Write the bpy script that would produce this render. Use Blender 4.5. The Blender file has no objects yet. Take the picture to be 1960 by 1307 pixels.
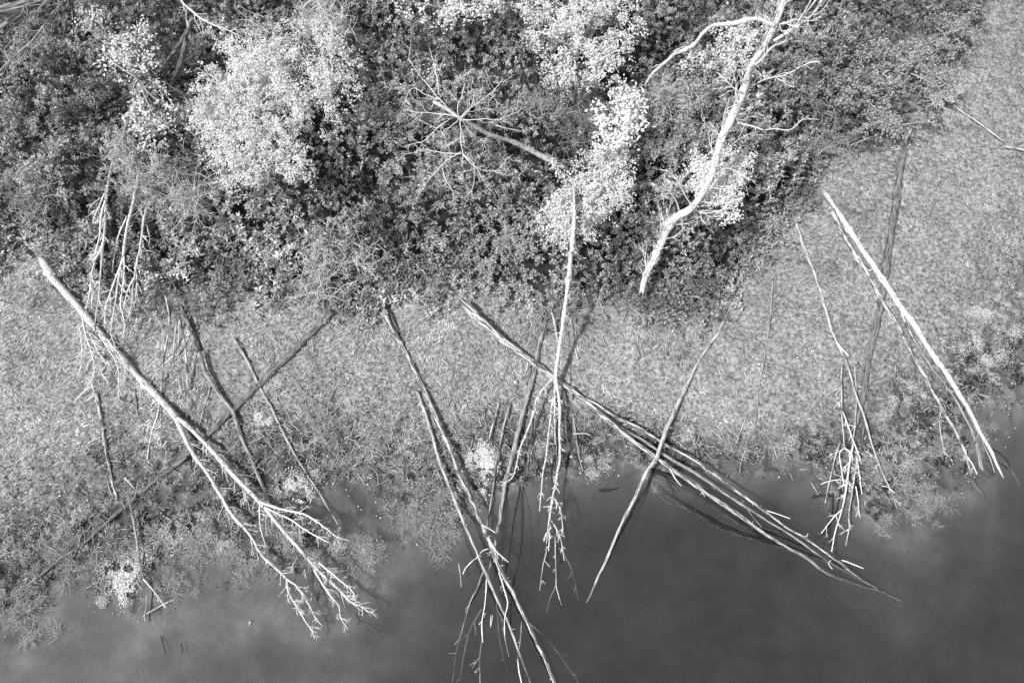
import bpy, math
import numpy as np
from mathutils import Vector

# ------------------------------------------------------------------ camera
S = bpy.context.scene
COL = S.collection
PITCH = math.radians(18.0)
FPX = 1400.0                      # focal length in pixels of a 1960 wide frame
CAMH = 22.2
CAMY = -6.9
cam_d = bpy.data.cameras.new("camera")
cam = bpy.data.objects.new("camera", cam_d)
COL.objects.link(cam)
cam.location = (0, CAMY, CAMH)
cam.rotation_euler = (PITCH, 0, 0)
cam_d.sensor_width = 36.0
cam_d.lens = 36.0 * FPX / 1960.0
cam_d.clip_end = 2000
S.camera = cam

# ------------------------------------------------------------------ light
SUN_EL = math.radians(56)
SUN_H = np.array([0.92, 0.40]); SUN_H = SUN_H / np.linalg.norm(SUN_H)      # horizontal travel of the light
W = bpy.data.worlds.new("World")
S.world = W
W.use_nodes = True
nt = W.node_tree
nt.nodes.clear()
sky = nt.nodes.new('ShaderNodeTexSky')
sky.sky_type = 'NISHITA'
sky.sun_disc = False
sky.sun_elevation = SUN_EL
sky.sun_rotation = math.atan2(-SUN_H[0], -SUN_H[1])
bw = nt.nodes.new('ShaderNodeRGBToBW')
bgn = nt.nodes.new('ShaderNodeBackground')
bgn.inputs['Strength'].default_value = 0.15
wo = nt.nodes.new('ShaderNodeOutputWorld')
nt.links.new(sky.outputs[0], bw.inputs[0])
nt.links.new(bw.outputs[0], bgn.inputs['Color'])
nt.links.new(bgn.outputs[0], wo.inputs['Surface'])
sun_d = bpy.data.lights.new("sun", 'SUN')
sun_d.energy = 3.8
sun_d.angle = math.radians(4.0)
sun_d.color = (1, 1, 1)
sun = bpy.data.objects.new("sun", sun_d)
COL.objects.link(sun)
sdir = Vector((SUN_H[0] * math.cos(SUN_EL), SUN_H[1] * math.cos(SUN_EL), -math.sin(SUN_EL)))
sun.rotation_euler = sdir.to_track_quat('-Z', 'Y').to_euler()
sun.location = (-20, -10, 30)
S.view_settings.view_transform = 'Standard'
S.view_settings.look = 'None'
S.view_settings.exposure = 0.45
S.view_settings.gamma = 1
S.render.engine = 'CYCLES'
S.cycles.use_denoising = False
S.cycles.max_bounces = 6
S.cycles.diffuse_bounces = 2
S.cycles.glossy_bounces = 2
S.cycles.transmission_bounces = 2
S.cycles.transparent_max_bounces = 10
S.cycles.volume_bounces = 1
S.cycles.caustics_reflective = False
S.cycles.caustics_refractive = False

rng = np.random.default_rng(7)
cp, sp = math.cos(PITCH), math.sin(PITCH)

def P(px, py, z=0.0):
    """world point at height z seen at a place of the 1960 x 1307 photograph (used to lay things out on the ground)"""
    a = (px - 980.0) / FPX
    b = (653.5 - py) / FPX
    d = np.array([a, sp + b * cp, -cp + b * sp])
    t = (z - CAMH) / d[2]
    return np.array([0, CAMY, CAMH]) + d * t

def project(x, y, z=0.0):
    dx, dy, dz = x, y - CAMY, z - CAMH
    depth = dy * sp - dz * cp
    v = dy * cp + dz * sp
    return 980 + FPX * dx / depth, 653.5 - FPX * v / depth

def depth_of(p):
    return (p[1] - CAMY) * sp - (p[2] - CAMH) * cp

# ------------------------------------------------------------------ noise
def _hash(ix, iy, seed):
    h = (ix.astype(np.int64) * 374761393 + iy.astype(np.int64) * 668265263 + seed * 1442695041) & 0xFFFFFFFF
    h = ((h ^ (h >> 13)) * 1274126177) & 0xFFFFFFFF
    h = (h ^ (h >> 16)) & 0xFFFFFFFF
    return h / 4294967295.0

def vnoise(x, y, s, seed=0):
    x = np.asarray(x, float) / s; y = np.asarray(y, float) / s
    ix = np.floor(x); iy = np.floor(y)
    fx = x - ix; fy = y - iy
    fx = fx * fx * (3 - 2 * fx); fy = fy * fy * (3 - 2 * fy)
    a = _hash(ix, iy, seed); b = _hash(ix + 1, iy, seed)
    c = _hash(ix, iy + 1, seed); d = _hash(ix + 1, iy + 1, seed)
    return (a * (1 - fx) + b * fx) * (1 - fy) + (c * (1 - fx) + d * fx) * fy

def fbm(x, y, s, seed=0, o=3):
    r = 0; a = 0.5; t = 0
    for k in range(o):
        r = r + a * vnoise(x, y, s / 2 ** k, seed + 17 * k); t += a; a *= .55
    return r / t

def sstep(a, b, x):
    t = np.clip((x - a) / (b - a), 0, 1)
    return t * t * (3 - 2 * t)

# ------------------------------------------------------------------ the lines that divide the ground (frame places at ground level)
THICK = np.array([(-400, 520), (0, 530), (60, 505), (125, 508), (165, 560), (240, 600), (300, 592), (345, 606), (430, 592), (520, 580), (620, 578), (690, 600),
                  (740, 580), (800, 562), (900, 560), (960, 590), (1040, 618), (1110, 615), (1170, 590), (1230, 590), (1270, 622),
                  (1340, 612), (1400, 575), (1440, 500), (1500, 430), (1560, 350), (1630, 285), (1710, 262), (1780, 225),
                  (1840, 110), (1890, 40), (1960, -60), (2300, -400)], float)
DRY = np.array([(-400, 1000), (0, 960), (150, 880), (250, 810), (330, 770), (450, 770), (560, 770), (650, 745), (740, 770), (850, 790), (1000, 760), (1120, 770), (1220, 790),
                (1300, 810), (1400, 830), (1500, 810), (1600, 770), (1700, 690), (1780, 600), (1860, 520), (1960, 470), (2300, 420)], float)
SHORE = np.array([(-400, 1280), (0, 1225), (60, 1200), (110, 1135), (160, 1110), (220, 1140), (300, 1145), (345, 1120), (400, 1085), (480, 1085),
                  (560, 1065), (610, 1080), (680, 1075), (730, 1040), (800, 1035), (880, 1010), (930, 960), (1000, 920), (1100, 915), (1200, 905),
                  (1300, 905), (1400, 915), (1500, 905), (1560, 930), (1640, 975), (1740, 990), (1810, 950), (1850, 905), (1915, 860),
                  (1960, 770), (2300, 640)], float)

def wetness(px, py):
    """0 on the dry bank, 1 at the shore, > 1 in open water"""
    d = np.interp(px, DRY[:, 0], DRY[:, 1]); s = np.interp(px, SHORE[:, 0], SHORE[:, 1])
    t = (py - d) / (s - d)
    return t

def thicket(px, py):
    """> 0 inside the thicket, in pixels"""
    return np.interp(px, THICK[:, 0], THICK[:, 1]) - py

PONDS = [(670, 940, 75), (720, 985, 55), (640, 1000, 40), (1190, 850, 25), (330, 900, 20), (560, 800, 18), (1540, 905, 30), (1900, 800, 45), (350, 960, 25)]

def ground_h(x, y):
    px, py = project(x, y)
    t = wetness(px, py) + 0.12 * (fbm(x, y, 2.2, 5) - .5)
    h = np.interp(t, [-1.0, -0.1, 0.35, 0.8, 1.0, 1.25, 2.2, 4], [0.42, 0.26, 0.13, 0.075, 0.01, -0.14, -0.55, -0.9])
    h = np.where(h < 0, h * np.interp(px, [0, 700, 1000, 1900], [.42, .6, 1.7, 1.7]), h)
    amp = np.interp(t, [-.3, 0.1, 0.9, 1.3, 2], [.07, .12, .16, .10, .05])
    n = fbm(x, y, .9, 11, 4) - .5
    h = h + n * amp * 1.6
    h = h + (fbm(x * .8 + y * .4, y * .9, .5, 12, 5) - .5) * np.interp(t, [-.3, .9, 1.2], [.16, .12, .02])
    for (a, b, r) in PONDS:
        h = h - 0.13 * np.exp(-((px - a) ** 2 + (py - b) ** 2) / (r * r) * 1.2)
    # tussocks and foot-deep holes of the wet margin
    f = fbm(x, y, .26, 31, 2)
    h = h - np.interp(t, [-.1, .2, .95, 1.1], [0, 1, 1, 0]) * sstep(.58, .70, f) * .15
    th = thicket(px, py)
    h = h + sstep(0, 200, th) * .25 + (fbm(x, y, 3.0, 77) - .5) * .25 * sstep(0, 150, th)
    return h

# ------------------------------------------------------------------ mesh helpers
def mesh_np(name, verts, faces, nside, mat, smooth=False, attrs=None):
    me = bpy.data.meshes.new(name)
    verts = np.asarray(verts, np.float32); faces = np.asarray(faces, np.int32)
    me.vertices.add(len(verts)); me.vertices.foreach_set("co", verts.ravel())
    me.loops.add(faces.size); me.loops.foreach_set("vertex_index", faces.ravel())
    me.polygons.add(len(faces))
    me.polygons.foreach_set("loop_start", np.arange(0, faces.size, nside, dtype=np.int32))
    me.polygons.foreach_set("loop_total", np.full(len(faces), nside, np.int32))
    if attrs:
        for k, v in attrs.items():
            v = np.asarray(v, np.float32)
            if v.ndim == 2:
                at = me.attributes.new(k, 'FLOAT_VECTOR', 'POINT'); at.data.foreach_set("vector", v.ravel())
            else:
                at = me.attributes.new(k, 'FLOAT', 'POINT'); at.data.foreach_set("value", v)
    me.update(calc_edges=True)
    me.validate()
    if smooth:
        me.polygons.foreach_set("use_smooth", np.ones(len(faces), bool))
    if mat: me.materials.append(mat)
    return me

def link(name, me, parent=None, loc=(0, 0, 0)):
    o = bpy.data.objects.new(name, me)
    COL.objects.link(o)
    o.location = loc
    if parent: o.parent = parent
    return o

def tag(o, label=None, cat=None, group=None, kind=None):
    if label: o['label'] = label
    if cat: o['category'] = cat
    if group: o['group'] = group
    if kind: o['kind'] = kind
    return o

def empty(name, loc):
    o = bpy.data.objects.new(name, None); COL.objects.link(o)
    o.location = loc; o.empty_display_size = .3
    return o

def rots(n):
    a = rng.random(n) * 2 * math.pi
    return np.stack([np.cos(a), np.sin(a), np.zeros(n)], 1)

def norm(v):
    return v / np.maximum(np.linalg.norm(v, axis=-1, keepdims=True), 1e-9)

def leaves(pos, d, nrm, L, Wd, fold=.25, droop=.15):
    """rhombic leaves: verts, quads"""
    n = len(pos)
    d = norm(d); s = norm(np.cross(d, nrm)); u = np.cross(s, d)
    L = L[:, None]; Wd = Wd[:, None]
    v = np.empty((n, 4, 3))
    v[:, 0] = pos
    v[:, 1] = pos + d * L * .5 + s * Wd * .5 + u * Wd * fold
    v[:, 2] = pos + d * L - u * L * droop
    v[:, 3] = pos + d * L * .5 - s * Wd * .5 + u * Wd * fold
    f = np.arange(n * 4).reshape(n, 4)
    return v.reshape(-1, 3), f

def blades(pos, d, L, Wd, bend=.5):
    """narrow two-piece blades as bent quads"""
    n = len(pos)
    d = norm(d); up = np.array([0, 0, 1.0])
    s = norm(np.cross(d, up) + 1e-6)
    L = L[:, None]; Wd = Wd[:, None]
    horiz = d * np.array([1, 1, 0])
    v = np.empty((n, 4, 3))
    v[:, 0] = pos - s * Wd * .5
    v[:, 1] = pos + d * L * .5 - s * Wd * .35 + up * L * .05
    v[:, 2] = pos + d * L + horiz * L * bend * .3 - up * L * bend * .25
    v[:, 3] = pos + d * L * .5 + s * Wd * .45 + up * L * .05
    v[:, 0] = pos
    f = np.arange(n * 4).reshape(n, 4)
    return v.reshape(-1, 3), f

class Tubes:
    def __init__(s): s.v = []; s.f = []; s.a = []; s.n = 0
    def add(s, pts, rad, sides=5, rough=0.0, cap=True, splinter=0.0):
        pts = np.asarray(pts, float); rad = np.asarray(rad, float)
        k = len(pts)
        if k < 2: return
        tan = np.gradient(pts, axis=0); tan = norm(tan)
        ref = np.array([0, 0, 1.0])
        if abs(tan[0] @ ref) > .9: ref = np.array([1.0, 0, 0])
        n0 = norm(np.cross(tan[0], ref))
        N = [n0]
        for i in range(1, k):
            q = N[-1] - tan[i] * (N[-1] @ tan[i]); N.append(norm(q))
        N = np.array(N); B = np.cross(tan, N)
        ang = np.arange(sides) / sides * 2 * math.pi
        ca, sa = np.cos(ang), np.sin(ang)
        R = rad[:, None] * np.ones((k, sides))
        if rough:
            R = R * (1 + rough * (rng.random((k, sides)) - .5) * 2)
        ring = pts[:, None, :] + R[..., None] * (N[:, None, :] * ca[None, :, None] + B[:, None, :] * sa[None, :, None])
        if splinter:
            ring[0] -= tan[0] * (rng.random((sides, 1)) * splinter)
            ring[-1] += tan[-1] * (rng.random((sides, 1)) * splinter * .6)
        ln = np.concatenate([[0], np.cumsum(np.linalg.norm(np.diff(pts, axis=0), axis=1))]) + rng.random() * 30
        rr = max(rad.max(), 1e-3)
        at = np.stack([np.tile(ca * rr, (k, 1)), np.tile(sa * rr, (k, 1)), np.repeat(ln[:, None], sides, 1)], 2)
        base = s.n
        idx = base + np.arange(k * sides).reshape(k, sides)
        a = idx[:-1]; b = idx[1:]
        q = np.stack([a, np.roll(a, -1, 1), np.roll(b, -1, 1), b], 2).reshape(-1, 4)
        vs = [ring.reshape(-1, 3)]; ats = [at.reshape(-1, 3)]
        s.n += k * sides
        fs = [q]
        if cap:
            for e, (row, off) in enumerate(((idx[0], 0), (idx[-1], -1))):
                c = pts[off] + (tan[off] * rad[off] * (.2 if off == -1 else -.2))
                vs.append(c[None]); ats.append(at[off].mean(0)[None] + np.array([0, 0, .3]))
                ci = s.n; s.n += 1
                r2 = np.roll(row, -1)
                for i in range(0, sides, 2):      # fans written as quads
                    j = (i + 2) % sides
                    if i + 1 >= sides:
                        continue
                    qd = [ci, row[i], row[i + 1], row[j]] if off == -1 else [ci, row[j], row[i + 1], row[i]]
                    fs.append(np.array([qd]))
        s.v += vs; s.a += ats; s.f += fs
    def mesh(s, name, mat, origin=(0, 0, 0)):
        if not s.v: return None
        return mesh_np(name, np.concatenate(s.v) - np.array(origin), np.concatenate(s.f), 4, mat, True, {"bark": np.concatenate(s.a)})

def smooth_path(q, step=.14):
    """q: (k,4) x y z r -> Catmull-Rom resampled"""
    q = np.asarray(q, float)
    if len(q) == 2:
        n = max(3, int(np.linalg.norm(q[1, :3] - q[0, :3]) / step) + 1)
        t = np.linspace(0, 1, n)[:, None]
        return q[0] * (1 - t) + q[1] * t
    e = np.vstack([2 * q[0] - q[1], q, 2 * q[-1] - q[-2]])
    out = []
    for i in range(1, len(e) - 2):
        p0, p1, p2, p3 = e[i - 1], e[i], e[i + 1], e[i + 2]
        n = max(2, int(np.linalg.norm(p2[:3] - p1[:3]) / step))
        for t in np.linspace(0, 1, n, endpoint=False):
            out.append(.5 * ((2 * p1) + (-p0 + p2) * t + (2 * p0 - 5 * p1 + 4 * p2 - p3) * t * t + (-p0 + 3 * p1 - 3 * p2 + p3) * t ** 3))
    out.append(e[-2])
    out = np.array(out); out[:, 3] = np.maximum(out[:, 3], .002)
    return out

def w_of(p, w0, w1, t):
    return p[2] if len(p) > 2 else w0 + (w1 - w0) * t

def path(pts, z0=.3, z1=.3, w0=10, w1=5, zs=None, step=.12, wob=.013, sink=.55, wk=.70):
    """frame places + heights above the ground datum + widths in frame pixels -> smoothed world path"""
    k = len(pts); q = []
    d = np.array([p[:2] for p in pts], float)
    L = np.concatenate([[0], np.cumsum(np.linalg.norm(np.diff(d, axis=0), axis=1))]); L = L / L[-1]
    for i, p in enumerate(pts):
        z = np.interp(L[i], [0, 1], [z0, z1]) if zs is None else np.interp(L[i], np.linspace(0, 1, len(zs)), zs)
        w = p[2] if len(p) > 2 else w0 + (w1 - w0) * L[i]
        c = P(p[0], p[1], z)
        if z > .02:
            for _ in range(2):
                z = max(z, float(ground_h(c[0], c[1])) + w_of(p, w0, w1, L[i]) * .5 * depth_of(c) / FPX * sink); c = P(p[0], p[1], z)
        q.append([*c, wk * w * .5 * depth_of(c) / FPX])
    s = smooth_path(q, step)
    n = len(s)
    ln = np.cumsum(np.linalg.norm(np.diff(s[:, :3], axis=0, prepend=s[:1, :3]), axis=1)); of = rng.random() * 900
    s[:, 3] *= 1 + .5 * (fbm(ln + of, ln * 0, .5, 71, 3) - .5)
    kn = rng.random(n) < .035
    s[kn, 3] *= rng.uniform(1.15, 1.5, kn.sum())
    j = np.cumsum(rng.normal(size=(n, 3)), 0); j -= np.linspace(0, 1, n)[:, None] * j[-1]
    s[:, :3] += j * wob * .35 * np.array([1, 1, .5])
    return s

def twig_set(T, limb, n, L0=1.0, t0=.1, t1=1.0, ang=(25, 65), w=1.9, droop=.25, sub=2, wl=.55, flat=.55, side=None, sides=4, crook=.16):
    """twigs that leave a limb, bend and fork"""
    m = len(limb)
    for _ in range(n):
        t = t0 + (t1 - t0) * rng.random()
        i = int(t * (m - 1)); i = min(max(i, 0), m - 2)
        p = limb[i, :3]; tg = norm(limb[min(i + 1, m - 1), :3] - limb[max(i - 1, 0), :3])
        sd = norm(np.cross(tg, [0, 0, 1.0])); up = np.cross(sd, tg)
        phi = rng.random() * 2 * math.pi
        lat = sd * math.cos(phi) + up * math.sin(phi) * flat
        if side is not None and rng.random() < .8 and lat @ side < 0: lat = -lat
        lat = norm(lat)
        a = math.radians(ang[0] + (ang[1] - ang[0]) * rng.random())
        d = norm(tg * math.cos(a) + lat * math.sin(a))
        L = L0 * (.35 + .75 * rng.random()) * (1.1 - .55 * t)
        r = min(w * .5 * depth_of(p) / FPX, limb[i, 3] * .7)
        one_twig(T, p, d, L, r, droop, sub, tg, crook, sides)

def one_twig(T, p, d, L, r, droop, sub, tg, crook=.22, sides=4):
    if L < .04: return
    k = max(4, int(L / .11)); pts = [p]; dd = d.copy()
    for j in range(k):
        dd = norm(dd + rng.normal(size=3) * crook + np.array([0, 0, -droop * .25]) + tg * .06)
        pts.append(pts[-1] + dd * L / k)
    pts = np.array(pts)
    rad = np.linspace(r, r * .35, len(pts))
    T.add(pts, rad, sides, .12)
    if sub > 0:
        for _ in range(int(rng.integers(1, 3 + sub))):
            i = int(rng.integers(1, k)); t2 = norm(pts[i + 1] - pts[i]) if i + 1 < len(pts) else d
            q = norm(t2 + rng.normal(size=3) * .65 * np.array([1, 1, .5]))
            one_twig(T, pts[i], q, L * (.25 + .35 * rng.random()), r * .7, droop, sub - 1, t2, crook, sides)

# ------------------------------------------------------------------ materials
def new_mat(name):
    m = bpy.data.materials.new(name); m.use_nodes = True
    m.node_tree.nodes.clear()
    return m, m.node_tree

class N:
    def __init__(s, nt): s.t = nt
    def __call__(s, kind, **kw):
        n = s.t.nodes.new('ShaderNode' + kind)
        for k, v in kw.items(): setattr(n, k, v)
        return n
    def l(s, a, b): s.t.links.new(a, b)
    def noise(s, vec, scale, detail=3, rough=.55):
        n = s('TexNoise'); n.inputs['Scale'].default_value = scale; n.inputs['Detail'].default_value = detail
        n.inputs['Roughness'].default_value = rough
        if vec: s.l(vec, n.inputs['Vector'])
        return n.outputs['Fac']
    def ramp(s, fac, stops):
        r = s('ValToRGB'); e = r.color_ramp.elements
        while len(e) < len(stops): e.new(.5)
        for i, (p, v) in enumerate(stops):
            e[i].position = p; e[i].color = (v, v, v, 1)
        s.l(fac, r.inputs[0]); return r.outputs[0]
    def math(s, op, a, b=None):
        m = s('Math', operation=op)
        for i, x in enumerate((a, b)):
            if x is None: continue
            if isinstance(x, (int, float)): m.inputs[i].default_value = x
            else: s.l(x, m.inputs[i])
        return m.outputs[0]

def bark_mat(name, lo, hi, thr=.42, streak=1.2, rough=.8, soft=.08, fine=.25):
    m, t = new_mat(name); n = N(t)
    at = n('Attribute'); at.attribute_name = 'bark'
    mp = n('Mapping'); mp.inputs['Scale'].default_value = (11, 11, streak); n.l(at.outputs['Vector'], mp.inputs[0])
    a = n.noise(mp.outputs[0], 1.6, 5, .62)
    col = n.ramp(a, [(thr - soft, lo), (thr + soft, hi)])
    mp2 = n('Mapping'); mp2.inputs['Scale'].default_value = (30, 30, 14); n.l(at.outputs['Vector'], mp2.inputs[0])
    b = n.noise(mp2.outputs[0], 2.2, 3, .6)
    k = n.math('MULTIPLY_ADD', b, fine * 2); t.nodes[-1].inputs[2].default_value = 1 - fine
    c2 = n.math('MULTIPLY', col, k)
    bs = n('BsdfPrincipled'); bs.inputs['Roughness'].default_value = rough; bs.inputs['Specular IOR Level'].default_value = .2
    n.l(c2, bs.inputs['Base Color'])
    bp = n('Bump'); bp.inputs['Strength'].default_value = .6; bp.inputs['Distance'].default_value = .03
    n.l(a, bp.inputs['Height']); n.l(bp.outputs[0], bs.inputs['Normal'])
    o = n('OutputMaterial'); n.l(bs.outputs[0], o.inputs[0])
    return m

BIRCH = bark_mat('pale_birch_bark', .13, .60, .42, 5.5, fine=.5)
PEEL = bark_mat('peeling_bark', .08, .55, .50, 2.0, soft=.05, fine=.45)
GREYW = bark_mat('weathered_wood', .10, .36, .49, 1.8, fine=.5)
GREYP = bark_mat('pale_weathered_wood', .13, .50, .47, 2.0, fine=.5)
DARKW = bark_mat('mossy_dark_wood', .06, .24, .5, 2.2, fine=.5)
WET_REFLW = bark_mat('wet_wood_and_reflection', .012, .03, .5, .8)  # black of wet sticks, and of reflections modelled as wood on the water
TWIG = bark_mat('pale_twigs', .46, .74, .42, 2.0, fine=.1)
TWIGG = bark_mat('grey_twigs', .20, .42, .42, 2.0, fine=.1)
TWIGS = bark_mat('shrub_twigs', .38, .70, .45, 2.0, fine=.2)
TWIGD = bark_mat('dark_twigs', .10, .22, .42, 2.0, fine=.1)

def leaf_mat(name, lo, hi, trans=.25, gam=1.0, patch=None, spec=.0):
    m, t = new_mat(name); n = N(t)
    g = n('NewGeometry')
    r = n.ramp(g.outputs['Random Per Island'], [(0, lo), (1, hi)])
    if name == 'bank_grass':
        nz2 = n.noise(g.outputs['Position'], 3.2, 5, .7)
        r = n.math('MULTIPLY', r, n.ramp(nz2, [(.36, .55), (.5, 1.0), (.64, 1.35)]))
        r = n.math('MULTIPLY', r, n.ramp(n.noise(g.outputs['Position'], .22, 4, .6), [(.36, .72), (.64, 1.25)]))
    if patch:
        sc, a, b = patch
        nz = n.noise(g.outputs['Position'], sc, 3)
        f = n.ramp(nz, [(.34, a), (.66, b)])
        r = n.math('MULTIPLY', r, f)
        if name == 'thicket_leaf':
            r = n.math('MULTIPLY', r, n.ramp(n.noise(g.outputs['Position'], 1.3, 3), [(.38, .75), (.62, 1.25)]))
    d = n('BsdfDiffuse'); n.l(r, d.inputs[0])
    tr = n('BsdfTranslucent'); n.l(r, tr.inputs[0])
    mx = n('MixShader'); mx.inputs[0].default_value = trans
    n.l(d.outputs[0], mx.inputs[1]); n.l(tr.outputs[0], mx.inputs[2])
    o = n('OutputMaterial')
    if spec:
        gl = n('BsdfGlossy'); gl.inputs['Roughness'].default_value = .35; gl.inputs[0].default_value = (1, 1, 1, 1)
        m2 = n('MixShader'); m2.inputs[0].default_value = spec
        n.l(mx.outputs[0], m2.inputs[1]); n.l(gl.outputs[0], m2.inputs[2]); n.l(m2.outputs[0], o.inputs[0])
    else:
        n.l(mx.outputs[0], o.inputs[0])
    return m

LEAF_THICK = leaf_mat('thicket_leaf', .19, .44, .14, patch=(.45, .5, 1.45), spec=.02)
LEAF_BRIGHT = leaf_mat('pale_leaf', .58, .98, .35)
LEAF_WHITE = leaf_mat('very_pale_leaf', .7, .95, .3)
LEAF_MID = leaf_mat('grey_leaf', .24, .55, .3)
GRASSM = leaf_mat('bank_grass', .07, .84, .25, patch=(.9, .6, 1.25))
SEDGE = leaf_mat('pale_sedge', .12, .50, .2)
MOSS = leaf_mat('pale_moss', .72, .97, .2)
MOSSG = leaf_mat('grey_moss', .38, .75, .2)
STRAW = leaf_mat('straw', .30, .70, .1)
HERB = leaf_mat('dark_marsh_herb', .03, .34, .2, patch=(1.2, .5, 1.5))

# ground
def ground_mat():
    m, t = new_mat('marsh_ground'); n = N(t)
    g = n('NewGeometry'); at = n('Attribute'); at.attribute_name = 'wet'
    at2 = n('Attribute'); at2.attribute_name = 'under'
    pos = g.outputs['Position']
    a = n.noise(pos, 9, 6, .68)
    grass = n.ramp(a, [(.34, .07), (.5, .24), (.66, .44)])
    b = n.noise(pos, 3.2, 6, .65)
    mud0 = n.ramp(b, [(.38, .015), (.5, .055), (.62, .20)])
    wetz = n('SeparateXYZ'); n.l(pos, wetz.inputs[0])
    mud0 = n.math('MULTIPLY', mud0, n.ramp(n.math('MULTIPLY', wetz.outputs['Z'], 8.0), [(.15, .55), (.7, 1.2)]))
    mud = n.math('MULTIPLY', mud0, n.ramp(n.noise(pos, 14, 4, .7), [(.36, .35), (.6, 1.5)]))
    bed = n.ramp(n.noise(pos, .8, 6, .6), [(.35, .10), (.5, .145), (.66, .21)])
    mx = n('MixRGB'); n.l(n.ramp(at.outputs['Fac'], [(0.25, 0), (.5, 1)]), mx.inputs[0]); n.l(grass, mx.inputs[1]); n.l(mud, mx.inputs[2])
    mx2 = n('MixRGB'); sz = n('SeparateXYZ'); n.l(pos, sz.inputs[0]); n.l(n.ramp(n.math('MULTIPLY_ADD', sz.outputs['Z'], -10.0), [(.0, 0), (.35, 1)]), mx2.inputs[0]); n.l(mx.outputs[0], mx2.inputs[1]); n.l(bed, mx2.inputs[2])
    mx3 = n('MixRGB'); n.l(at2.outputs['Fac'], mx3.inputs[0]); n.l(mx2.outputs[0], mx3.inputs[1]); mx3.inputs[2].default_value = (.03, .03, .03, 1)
    bs = n('BsdfPrincipled'); bs.inputs['Roughness'].default_value = .95; bs.inputs['Specular IOR Level'].default_value = .1
    n.l(mx3.outputs[0], bs.inputs['Base Color'])
    bp = n('Bump'); bp.inputs['Strength'].default_value = .9; bp.inputs['Distance'].default_value = .06
    n.l(a, bp.inputs['Height']); n.l(bp.outputs[0], bs.inputs['Normal'])
    o = n('OutputMaterial'); n.l(bs.outputs[0], o.inputs[0])
    return m

def water_mat(name, alpha, lo, hi, gloss, scale=.35, seedv=0):
    m, t = new_mat(name); n = N(t)
    g = n('NewGeometry')
    mp = n('Mapping'); mp.inputs['Location'].default_value = (seedv, seedv * .7, 0); n.l(g.outputs['Position'], mp.inputs[0])
    a = n.noise(mp.outputs[0], scale, 5, .5)
    silt = n.ramp(a, [(.3, lo), (.7, hi)])
    d = n('BsdfDiffuse'); n.l(silt, d.inputs[0])
    tr = n('BsdfTransparent')
    mx = n('MixShader'); mx.inputs[0].default_value = alpha
    n.l(tr.outputs[0], mx.inputs[1]); n.l(d.outputs[0], mx.inputs[2])
    o = n('OutputMaterial')
    if gloss:
        gl = n('BsdfGlossy'); gl.inputs['Roughness'].default_value = .02; gl.inputs[0].default_value = (1, 1, 1, 1)
        bp = n('Bump'); bp.inputs['Strength'].default_value = .15; bp.inputs['Distance'].default_value = .01
        n.l(n.noise(g.outputs['Position'], 5, 2), bp.inputs['Height']); n.l(bp.outputs[0], gl.inputs['Normal'])
        fr = n('Fresnel'); fr.inputs['IOR'].default_value = 1.33
        m2 = n('MixShader'); n.l(n.math('MULTIPLY', fr.outputs[0], gloss), m2.inputs[0])
        n.l(mx.outputs[0], m2.inputs[1]); n.l(gl.outputs[0], m2.inputs[2]); n.l(m2.outputs[0], o.inputs[0])
    else:
        n.l(mx.outputs[0], o.inputs[0])
    return m

# ------------------------------------------------------------------ ground and water
def build_ground():
    xs = np.concatenate([[-300, -120, -60, -36], np.arange(-26, 26.01, .075), [36, 60, 120, 300]])
    ys = np.concatenate([[-300, -120, -50, -20], np.arange(-12, 19.01, .075), [28, 50, 120, 300]])
    X, Y = np.meshgrid(xs, ys)
    Xc = np.clip(X, -27, 27); Yc = np.clip(Y, -13, 20)
    Z = ground_h(Xc, Yc)
    px, py = project(Xc, Yc)
    wet = np.clip(wetness(px, py) * .5 + .25 + (fbm(X, Y, 1.1, 91) - .5) * .25, 0, 1)    # .25 dry edge, .75 shore
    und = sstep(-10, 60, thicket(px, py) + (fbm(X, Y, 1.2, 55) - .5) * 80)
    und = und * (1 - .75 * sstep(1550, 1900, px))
    ny, nx = X.shape
    idx = np.arange(nx * ny).reshape(ny, nx)
    f = np.stack([idx[:-1, :-1], idx[:-1, 1:], idx[1:, 1:], idx[1:, :-1]], 2).reshape(-1, 4)
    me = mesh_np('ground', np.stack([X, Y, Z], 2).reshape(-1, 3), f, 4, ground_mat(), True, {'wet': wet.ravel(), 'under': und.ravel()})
    tag(link('ground', me), 'marshy bank sloping into the pond', kind='structure')
build_ground()

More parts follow.
